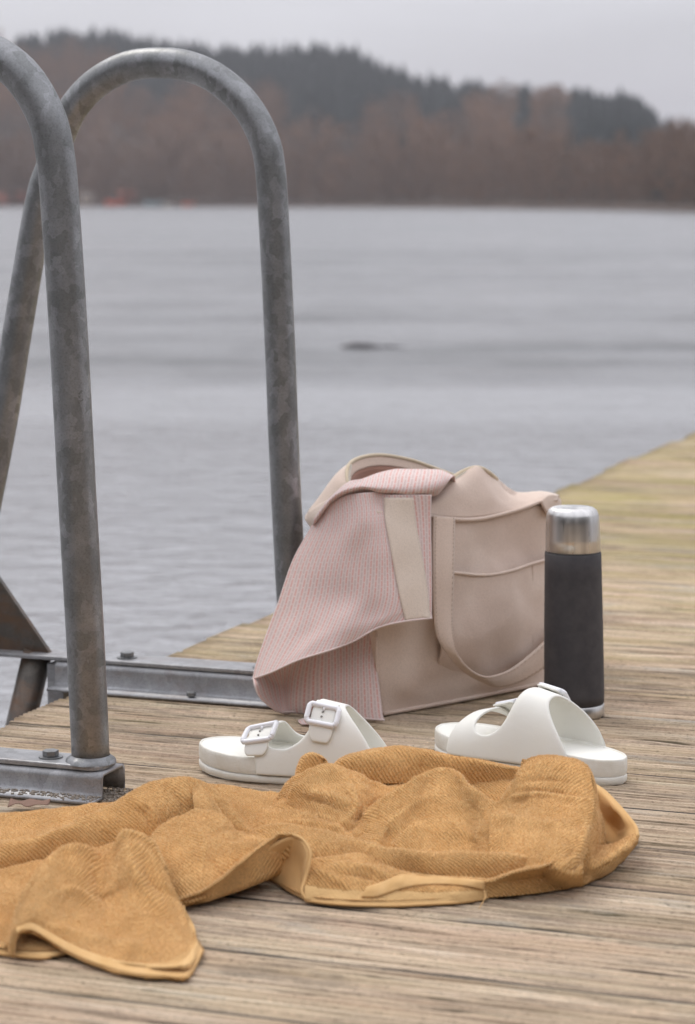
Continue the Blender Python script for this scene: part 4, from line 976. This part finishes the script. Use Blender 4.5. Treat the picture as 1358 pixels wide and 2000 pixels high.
# left middle hump
fold([(536, 1568, .024, 540, 1590, .018), (550, 1550, .036, 556, 1590, .022), (574, 1521, .054, 582, 1600, .024), (600, 1507, .062, 612, 1610, .024), (630, 1502, .065, 645, 1625, .024), (665, 1505, .063, 680, 1635, .024), (700, 1514, .058, 705, 1640, .020), (732, 1528, .048, 735, 1620, .014), (765, 1536, .040, 765, 1620, .012), (830, 1532, .040, 830, 1600, .014), (900, 1527, .042, 900, 1600, .014), (960, 1527, .044, 960, 1600, .016), (1010, 1524, .048, 1000, 1600, .02)], .03, .6, seed=5, wr=.004)
fold([(525, 1585, .024, 530, 1612, .016), (545, 1566, .032, 548, 1606, .020), (572, 1554, .038, 572, 1600, .024), (607, 1555, .040, 606, 1606, .024), (636, 1565, .039, 630, 1616, .024), (655, 1583, .036, 648, 1622, .024), (672, 1602, .032, 664, 1628, .024)], .02, .85, seed=6)
fold([(640, 1560, .044, 640, 1580, .036), (665, 1545, .050, 664, 1586, .034), (690, 1548, .050, 686, 1596, .034), (706, 1562, .047, 700, 1604, .032), (716, 1580, .042, 706, 1612, .030)], .018, .85, seed=7)
fold([(500, 1592, .026, 500, 1622, .018), (530, 1582, .030, 530, 1618, .02), (570, 1588, .033, 566, 1624, .022), (610, 1600, .034, 606, 1632, .024), (650, 1615, .032, 650, 1640, .024), (690, 1628, .028, 690, 1648, .024)], .018, .85, seed=8)
# big middle fold with its long smooth face
fold([(672, 1622, .028, 660, 1650, .020), (690, 1610, .034, 690, 1662, .020), (704, 1599, .039, 715, 1672, .020), (722, 1581, .048, 738, 1676, .019), (743, 1563, .055, 762, 1682, .013), (770, 1546, .061, 786, 1688, .013), (800, 1528, .066, 816, 1690, .013), (834, 1511, .070, 846, 1690, .013), (868, 1504, .072, 880, 1690, .013), (892, 1513, .069, 910, 1690, .013), (912, 1535, .063, 940, 1690, .013), (935, 1554, .057, 970, 1692, .020), (965, 1568, .052, 1000, 1694, .020), (1000, 1574, .052, 1030, 1698, .020), (1040, 1576, .053, 1060, 1704, .018), (1090, 1580, .053, 1090, 1712, .014), (1130, 1588, .051, 1120, 1720, .010)], .025, -.12, seed=9, wr=.003)
# right hand peak folded over
G = net([[at(975, 1580, .035), at(990, 1560, .048), at(1015, 1530, .060), at(1045, 1510, .070), at(1085, 1510, .072), at(1120, 1518, .072), at(1140, 1530, .070)],
         [at(985, 1556, .056), at(1003, 1528, .068), at(1020, 1500, .079), at(1046, 1484, .086), at(1085, 1484, .088), at(1122, 1490, .088), at(1146, 1502, .084)],
         [at(983, 1560, .056), at(1002, 1530, .068), at(1016, 1500, .079), at(1034, 1479, .088), at(1082, 1477, .090), at(1126, 1486, .089), at(1149, 1500, .084)],
         [at(980, 1564, .056), at(1000, 1538, .066), at(1016, 1512, .076), at(1036, 1496, .084), at(1082, 1493, .087), at(1130, 1502, .086), at(1155, 1522, .080)],
         [at(975, 1568, .055), at(996, 1556, .060), at(1018, 1546, .064), at(1042, 1536, .068), at(1084, 1533, .072), at(1130, 1540, .074), at(1160, 1552, .070)],
         [at(968, 1573, .053), at(990, 1574, .053), at(1018, 1572, .053), at(1046, 1570, .055), at(1086, 1568, .060), at(1130, 1573, .064), at(1160, 1582, .062)],
         [at(960, 1590, .048), at(990, 1592, .048), at(1020, 1592, .049), at(1050, 1592, .052), at(1088, 1594, .056), at(1128, 1602, .057), at(1156, 1610, .053)],
         [at(955, 1630, .038), at(990, 1632, .038), at(1020, 1634, .040), at(1052, 1636, .044), at(1088, 1640, .046), at(1124, 1648, .045), at(1148, 1656, .040)],
         [at(960, 1685, .022), at(990, 1688, .022), at(1020, 1690, .024), at(1052, 1692, .028), at(1084, 1694, .032), at(1114, 1698, .030), at(1138, 1702, .026)],
         [at(970, 1720, .010), at(1000, 1722, .010), at(1030, 1722, .010), at(1056, 1724, .010), at(1082, 1728, .008), at(1110, 1732, .006), at(1140, 1730, .004)]], 120, 90)
cloth('towel_fold', [list(r) for r in zip(*G)], seed=11, wr=.0028)
for yy in (1541, 1551):
    pass
# pocket at the right end: the far rim, its hollow and the near wall
rim = [(1150, 1700, .020), (1158, 1531, .052), (1180, 1546, .050), (1203, 1570, .047), (1224, 1593, .042), (1240, 1614, .038), (1244, 1630, .034)]
cloth('towel_fold', [list(r) for r in zip(*net([[at(1156, 1528, .056), at(1180, 1545, .053), at(1204, 1569, .049), at(1226, 1594, .043), at(1242, 1616, .038), at(1245, 1634, .033)],
    [at(1156, 1536, .054), at(1177, 1556, .050), at(1198, 1580, .045), at(1216, 1602, .038), at(1228, 1620, .033), at(1232, 1634, .030)],
    [at(1154, 1570, .038), at(1172, 1590, .030), at(1190, 1610, .022), at(1205, 1625, .018), at(1216, 1634, .020), at(1224, 1640, .024)],
    [at(1150, 1640, .010), at(1165, 1645, .010), at(1182, 1648, .010), at(1200, 1648, .011), at(1212, 1646, .014), at(1220, 1645, .018)]], 24, 36))], mt=HEMC, seed=12, wr=.0012)
cloth('towel_fold', [list(r) for r in zip(*net([[at(1132, 1650, .030), at(1152, 1640, .028), at(1172, 1652, .020), at(1196, 1650, .020), at(1220, 1640, .026), at(1238, 1628, .032), at(1244, 1622, .035)],
    [at(1138, 1672, .028), at(1152, 1666, .028), at(1172, 1668, .024), at(1198, 1662, .026), at(1222, 1652, .028), at(1240, 1638, .031), at(1246, 1630, .033)],
    [at(1138, 1700, .017), at(1154, 1696, .018), at(1174, 1690, .019), at(1200, 1678, .021), at(1224, 1664, .023), at(1241, 1648, .024), at(1246, 1640, .026)],
    [at(1136, 1727, .002), at(1156, 1722, .002), at(1178, 1712, .002), at(1204, 1694, .004), at(1226, 1674, .008), at(1241, 1657, .012), at(1246, 1646, .017)]], 26, 44))], seed=13, wr=.0022)
fold([(1150, 1560, .050, 1150, 1640, .020), (1160, 1572, .046, 1156, 1650, .018), (1172, 1600, .036, 1170, 1655, .014), (1180, 1630, .024, 1182, 1656, .012)], .015, .6, seed=14)
# long low roll across the front
fold([(455, 1640, .026, 455, 1660, .018), (490, 1626, .032, 492, 1668, .018), (520, 1618, .036, 522, 1672, .018), (548, 1615, .038, 552, 1678, .018), (600, 1621, .038, 606, 1682, .018), (640, 1628, .038, 650, 1686, .018), (672, 1636, .038, 688, 1694, .018), (710, 1648, .038, 730, 1706, .016), (750, 1659, .037, 775, 1716, .014), (790, 1665, .037, 815, 1722, .012), (834, 1668, .037, 860, 1726, .012), (880, 1668, .036, 905, 1726, .012), (931, 1668, .036, 945, 1724, .012), (985, 1671, .034, 990, 1716, .014), (1030, 1675, .031, 1030, 1706, .016), (1072, 1686, .026, 1068, 1702, .018)], .025, .85, seed=15, wr=.0016)
# lower front panel below it
fold([(596, 1680, .030, 596, 1757, .003), (625, 1678, .031, 625, 1762, .002), (660, 1673, .032, 660, 1766, .002), (700, 1670, .032, 702, 1768, .002), (740, 1680, .029, 743, 1769, .002), (775, 1696, .025, 780, 1768, .002), (805, 1706, .021, 812, 1767, .002), (850, 1716, .018, 855, 1765, .002), (900, 1720, .018, 905, 1762, .002), (950, 1722, .018, 952, 1754, .002)], .02, .45, seed=16, wr=.003, hemat=lambda u, v: v < .014)
# front right roll
fold([(930, 1722, .018, 930, 1756, .002), (965, 1720, .020, 965, 1752, .002), (1000, 1712, .024, 1005, 1749, .002), (1035, 1703, .028, 1045, 1745, .002), (1070, 1692, .033, 1080, 1740, .002), (1100, 1676, .038, 1110, 1735, .002), (1125, 1655, .043, 1132, 1730, .002), (1140, 1630, .049, 1146, 1726, .003), (1150, 1605, .054, 1154, 1716, .006), (1157, 1575, .061, 1164, 1690, .012), (1159, 1545, .069, 1168, 1650, .018), (1156, 1518, .078, 1166, 1610, .028), (1150, 1502, .084, 1160, 1560, .05)], .022, .8, seed=17)
# left ridge
fold([(-160, 1700, .024, -160, 1740, .008), (-60, 1672, .028, -60, 1716, .010), (0, 1652, .031, 0, 1700, .012), (80, 1635, .035, 70, 1682, .014), (135, 1614, .040, 140, 1668, .016), (175, 1592, .045, 190, 1660, .016), (210, 1576, .049, 230, 1652, .018), (240, 1560, .053, 262, 1642, .020), (280, 1539, .059, 300, 1632, .022), (325, 1525, .062, 340, 1622, .022), (375, 1525, .061, 390, 1620, .022), (412, 1543, .055, 420, 1630, .022), (440, 1568, .048, 440, 1640, .022), (462, 1595, .041, 462, 1648, .022), (482, 1616, .036, 484, 1654, .020), (515, 1634, .030, 515, 1660, .018)], .03, .7, seed=18)
fold([(375, 1527, .058, 385, 1600, .04), (392, 1540, .057, 400, 1610, .036), (412, 1562, .052, 418, 1622, .032), (432, 1590, .046, 434, 1632, .028), (452, 1612, .040, 452, 1642, .024), (480, 1628, .034, 480, 1650, .020)], .014, .9, seed=19)
# floor of the towel between left ridge and front flap
fold([(-160, 1740, .016, -160, 1846, .004), (0, 1705, .018, 0, 1858, .003), (60, 1690, .018, 60, 1866, .003), (110, 1680, .018, 110, 1866, .003), (200, 1660, .02, 200, 1840, .004), (260, 1645, .022, 280, 1800, .004), (330, 1640, .022, 360, 1770, .004)], .02, .25, seed=20, hemat=lambda u, v: v < .016)
# inner hump
fold([(285, 1650, .034, 300, 1735, .016), (300, 1630, .040, 320, 1750, .012), (325, 1608, .046, 345, 1762, .008), (355, 1594, .050, 368, 1764, .008), (390, 1585, .052, 398, 1756, .010), (425, 1593, .049, 432, 1742, .012), (448, 1612, .043, 458, 1725, .014), (475, 1632, .038, 485, 1706, .018), (510, 1642, .036, 510, 1692, .020), (545, 1645, .036, 535, 1680, .022)], .025, .6, seed=21, wr=.0025)
fold([(366, 1700, .026, 370, 1740, .012), (378, 1668, .034, 386, 1738, .012), (398, 1654, .038, 410, 1732, .014), (425, 1648, .039, 440, 1718, .018), (462, 1649, .039, 468, 1696, .024), (500, 1650, .038, 500, 1676, .028)], .018, .6, seed=22)
# rolled front edge and the arch where its plain hem turns up
fold([(350, 1760, .010, 352, 1772, .003), (372, 1750, .015, 378, 1766, .003), (400, 1738, .021, 410, 1758, .003), (440, 1711, .031, 447, 1744, .003), (480, 1679, .043, 482, 1722, .006), (510, 1656, .050, 508, 1710, .012), (545, 1635, .054, 538, 1690, .022), (572, 1628, .055, 566, 1672, .032)], .014, .8, seed=23)
arch = net([[at(470, 1702, .022), at(500, 1676, .036), at(530, 1652, .046), at(556, 1638, .051), at(578, 1634, .052), (at(594, 1645, .049)), at(603, 1668, .040), at(600, 1695, .028), at(594, 1728, .012)],
            [at(478, 1712, .013), at(506, 1696, .022), at(530, 1685, .026), at(552, 1680, .027), at(570, 1680, .028), at(583, 1688, .026), at(590, 1702, .021), at(592, 1720, .015), at(594, 1738, .008)],
            [at(486, 1722, .004), at(508, 1714, .006), at(530, 1718, .006), at(548, 1730, .003), at(562, 1740, .002), at(576, 1749, .001), at(586, 1754, .001), at(592, 1757, .001), at(598, 1759, .001)]], 18, 50)
cloth('turned_hem', [list(r) for r in zip(*arch)], mt=HEMC, seed=24, wr=.001)
# front left flap
F_ = [[(10, 1850, .008), (32, 1800, .018), (55, 1745, .024), (90, 1705, .030), (118, 1680, .034), (146, 1672, .034), (172, 1678, .030), (200, 1690, .025), (224, 1675, .034), (244, 1650, .042), (276, 1650, .042), (302, 1668, .036), (320, 1695, .026)],
      [(14, 1848, .010), (30, 1786, .026), (50, 1737, .038), (84, 1690, .048), (114, 1661, .055), (144, 1650, .057), (172, 1654, .053), (200, 1668, .045), (222, 1652, .054), (240, 1624, .066), (274, 1628, .064), (302, 1650, .056), (322, 1690, .042)],
      [(16, 1852, .009), (30, 1796, .026), (52, 1750, .036), (86, 1708, .046), (116, 1682, .051), (148, 1672, .051), (178, 1682, .045), (204, 1696, .038), (226, 1674, .048), (246, 1644, .060), (278, 1648, .058), (306, 1672, .050), (330, 1712, .036)],
      [(18, 1856, .008), (30, 1808, .025), (54, 1775, .032), (90, 1745, .038), (120, 1728, .039), (152, 1724, .037), (182, 1732, .030), (206, 1738, .027), (230, 1718, .036), (256, 1694, .046), (288, 1698, .043), (316, 1718, .036), (342, 1742, .026)],
      [(20, 1860, .007), (30, 1816, .024), (58, 1795, .028), (92, 1780, .029), (122, 1770, .028), (154, 1766, .025), (186, 1766, .020), (208, 1764, .018), (236, 1756, .023), (264, 1746, .029), (298, 1746, .028), (328, 1756, .023), (356, 1774, .015)],
      [(22, 1864, .006), (31, 1820, .023), (60, 1808, .024), (94, 1810, .021), (126, 1812, .019), (158, 1818, .016), (190, 1822, .013), (214, 1824, .012), (244, 1820, .013), (276, 1812, .015), (310, 1808, .014), (342, 1810, .012), (374, 1818, .008)],
      [(24, 1868, .004), (33, 1823, .022), (62, 1814, .022), (96, 1834, .014), (128, 1853, .009), (160, 1869, .006), (192, 1881, .005), (216, 1889, .004), (248, 1896, .004), (280, 1900, .004), (316, 1898, .004), (352, 1880, .004), (392, 1846, .003)],
      [(26, 1870, .002), (34, 1828, .019), (64, 1822, .018), (98, 1842, .010), (130, 1860, .005), (162, 1875, .003), (194, 1887, .002), (218, 1895, .0015), (250, 1902, .0015), (284, 1907, .0015), (322, 1910, .0015), (368, 1909, .0015), (399, 1858, .0015)]]
G = net([[at(*c) for c in r] for r in F_], 110, 130)
cloth('towel_flap', [list(r) for r in zip(*G)], seed=25, wr=.0018, hemat=lambda u, v: False)
bpy.context.view_layer.update()
tv, tf = [], []
for o_ in trow.children:
    k0 = len(tv); tv += [v.co + trow.location for v in o_.data.vertices]; tf += [tuple(i + k0 for i in p.vertices) for p in o_.data.polygons]
bt2 = BVHTree.FromPolygons(tv, tf)
def ont(px, py, off=.0):
    d = ray(px, py).normalized(); hit = bt2.ray_cast(Vector((0, 0, H)), d)
    return (hit[0] if hit[0] is not None and hit[0].y < 2.75 and hit[0].z > .0005 else at(px, py, .003)) - d * off
def strip(name, top, bot, mt, n=60, off=.0028, th=.0014, mid_off=0, m=8):
    V = []; U = []
    a = crom([Vector((*p, 0)) for p in top], n); b = crom([Vector((*p, 0)) for p in bot], n)
    for i in range(n):
        for j in range(m):
            q = a[i].lerp(b[i], j / (m-1)); V.append(ont(q.x, q.y, off + mid_off * math.sin(math.pi * j / (m-1)))); U.append((i * .01, j * .003))
    for _ in range(2):     # let the band relax
        W_ = [v.copy() for v in V]
        for i in range(1, n - 1):
            for j in range(m): V[i*m+j] = (W_[i*m+j] * 2 + W_[(i-1)*m+j] + W_[(i+1)*m+j]) / 4
    return obj(name, V, grid_faces(n, m), mt, trow, uvs=U, solid=th)
def pile(o, dens=1.7e6, seed=0):
    """short terry loops standing on the ribs of one fold"""
    me = o.data; nv = len(me.vertices); co = np.zeros(nv * 3); me.vertices.foreach_get('co', co); co = co.reshape(-1, 3)
    quads = np.array([p.vertices[:] for p in me.polygons if len(p.vertices) == 4]); uvl = np.zeros(len(me.loops) * 2); me.uv_layers[0].data.foreach_get('uv', uvl); uvl = uvl.reshape(-1, 2)
    li = np.zeros(len(me.loops), int); me.loops.foreach_get('vertex_index', li); uv = np.zeros((nv, 2)); uv[li] = uvl
    hm = np.zeros(nv); me.attributes['hem'].data.foreach_get('value', hm)
    A, B, C, D = (co[quads[:, k]] for k in range(4)); nr = np.cross(C - A, D - B); ar = np.linalg.norm(nr, axis=1) / 2 + 1e-14; nr /= (2 * ar)[:, None]
    nr[nr[:, 2] < 0] *= -1; cen = (A + C) / 2 + np.array(trow.location); view = np.array([0, 0, H]) - cen; view /= np.linalg.norm(view, axis=1)[:, None]
    ok = ((nr * view).sum(1) > -.15) & (hm[quads[:, 0]] < .5) & (cen[:, 0] > -.44)
    rs_ = np.random.RandomState(seed); w = np.where(ok, ar, 0); n = int(w.sum() * dens)
    f = rs_.choice(len(w), n, p=w / w.sum()); a, b = rs_.rand(n, 1), rs_.rand(n, 1)
    P = (A[f] * (1-a) + B[f] * a) * (1-b) + (D[f] * (1-a) + C[f] * a) * b; q = quads[f]
    u = ((uv[q[:, 0]] * (1-a) + uv[q[:, 1]] * a) * (1-b) + (uv[q[:, 3]] * (1-a) + uv[q[:, 2]] * a) * b)
    rib = np.sin(u[:, 0] * 1920 - math.pi / 2); keep = rs_.rand(n) < np.clip(.10 + .90 * (rib > -.1), 0, 1)
    P, nn = P[keep], nr[f][keep]; n = len(P); rd = rs_.normal(size=(n, 3)); rd -= nn * (rd * nn).sum(1)[:, None]; rd /= np.linalg.norm(rd, axis=1)[:, None]
    t2_ = np.cross(nn, rd); hgt = rs_.uniform(.0009, .0017, (n, 1)); wd = rs_.uniform(.0003, .00055, (n, 1))
    b0 = P + nn * .0009; V = np.concatenate([b0 - rd * wd, b0 + rd * wd, b0 + nn * hgt + t2_ * hgt * rs_.uniform(-.6, .6, (n, 1)) + rd * wd * rs_.uniform(-1, 1, (n, 1))], 1).reshape(-1, 3)
    m2 = bpy.data.meshes.new('terry_pile'); m2.vertices.add(n * 3); m2.vertices.foreach_set('co', V.ravel()); m2.loops.add(n * 3); m2.loops.foreach_set('vertex_index', np.arange(n * 3))
    m2.polygons.add(n); m2.polygons.foreach_set('loop_start', np.arange(0, n * 3, 3)); m2.polygons.foreach_set('loop_total', np.full(n, 3)); m2.update(calc_edges=True); m2.materials.append(PILE)
    po = bpy.data.objects.new('terry_pile', m2); col.objects.link(po); po.parent = o; po['kind'] = 'stuff'; return n
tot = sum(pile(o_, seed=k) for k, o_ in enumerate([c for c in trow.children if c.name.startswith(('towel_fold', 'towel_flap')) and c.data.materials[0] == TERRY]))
print('pile', tot)
strip('woven_label', [(716, 1733), (750, 1722), (785, 1708), (820, 1706), (868, 1712), (910, 1712), (948, 1716)], [(706, 1752), (735, 1752), (765, 1742), (800, 1732), (850, 1727), (905, 1730), (946, 1738)], HEMC, mid_off=.001)
# plain hem of the front left flap and along the front
strip('plain_hem', [(31, 1813), (61, 1803), (96, 1821), (130, 1840), (165, 1856), (200, 1868), (240, 1878), (280, 1883), (325, 1884), (358, 1876), (386, 1838)], [(33, 1824), (63, 1817), (98, 1838), (130, 1857), (163, 1872), (195, 1884), (240, 1897), (282, 1904), (325, 1907), (368, 1906), (397, 1857)], HEMC, off=.0040, th=.0012, n=90)
def hemtube(pts, r=.0013, off=.001, closed=False):
    P = [ont(p.x, p.y, off) for p in crom([Vector((*p, 0)) for p in pts], 60)]
    for _ in range(4): P = [P[0]] + [(P[i-1] + P[i] * 2 + P[i+1]) / 4 for i in range(1, len(P) - 1)] + [P[-1]]
    tube('hem', P, r, HEMC, trow, seg=8)
hemtube([(33, 1826), (64, 1820), (98, 1841), (130, 1859), (163, 1874), (195, 1886), (240, 1899), (282, 1906), (325, 1909), (370, 1908)])
tube('hem', crom([at(572, 1630, .054), at(592, 1640, .051), at(606, 1664, .042), at(604, 1690, .031), at(597, 1715, .020), at(590, 1740, .010), at(598, 1757, .003)], 50), .0017, HEMC, trow, seg=8)
tube('hem', crom([at(1156, 1530, .055), at(1180, 1546, .052), at(1204, 1570, .048), at(1226, 1595, .042), at(1242, 1617, .037), at(1245, 1634, .032)], 40), .0022, HEMC, trow, seg=8)
tube('hem', [at(p.x, p.y, .0022) for p in crom([Vector((x, y, 0)) for x, y in ((596, 1758), (640, 1764), (700, 1768), (770, 1769), (834, 1766), (900, 1762), (950, 1754))], 60)], .0016, HEMC, trow, seg=8)
tube('hem', [at(p.x, p.y, .0022) for p in crom([Vector((x, y, 0)) for x, y in ((-160, 1842), (-60, 1856), (0, 1862), (50, 1868), (90, 1870), (108, 1862))], 40)], .0018, HEMC, trow, seg=8)
tube('loose_thread', [ont(945, 1737, .003), at(949, 1752, .008), at(941, 1766, .004), at(936, 1774, .002)], .0004, HEMC, trow, seg=6)

# ------------------------------------------------------------------ haze
hm_ = bpy.data.materials.new('haze_air'); hm_.use_nodes = True; ht = hm_.node_tree; ht.nodes.clear()
ho = ht.nodes.new('ShaderNodeOutputMaterial'); hv = ht.nodes.new('ShaderNodeVolumePrincipled'); ht.links.new(hv.outputs[0], ho.inputs['Volume'])
hv.inputs['Density'].default_value = .00027; hv.inputs['Color'].default_value = (.93, .91, .96, 1); hv.inputs['Anisotropy'].default_value = .2
v, f = box_geo(Vector((0, 1350, 59)), Vector((1, 0, 0)), Vector((0, 1, 0)), UP, 2600, 1700, 61)
hz = obj('haze', v, f, hm_, smooth=False); tag(hz, 'thin pale haze over the lake and the far hills', kind='stuff')
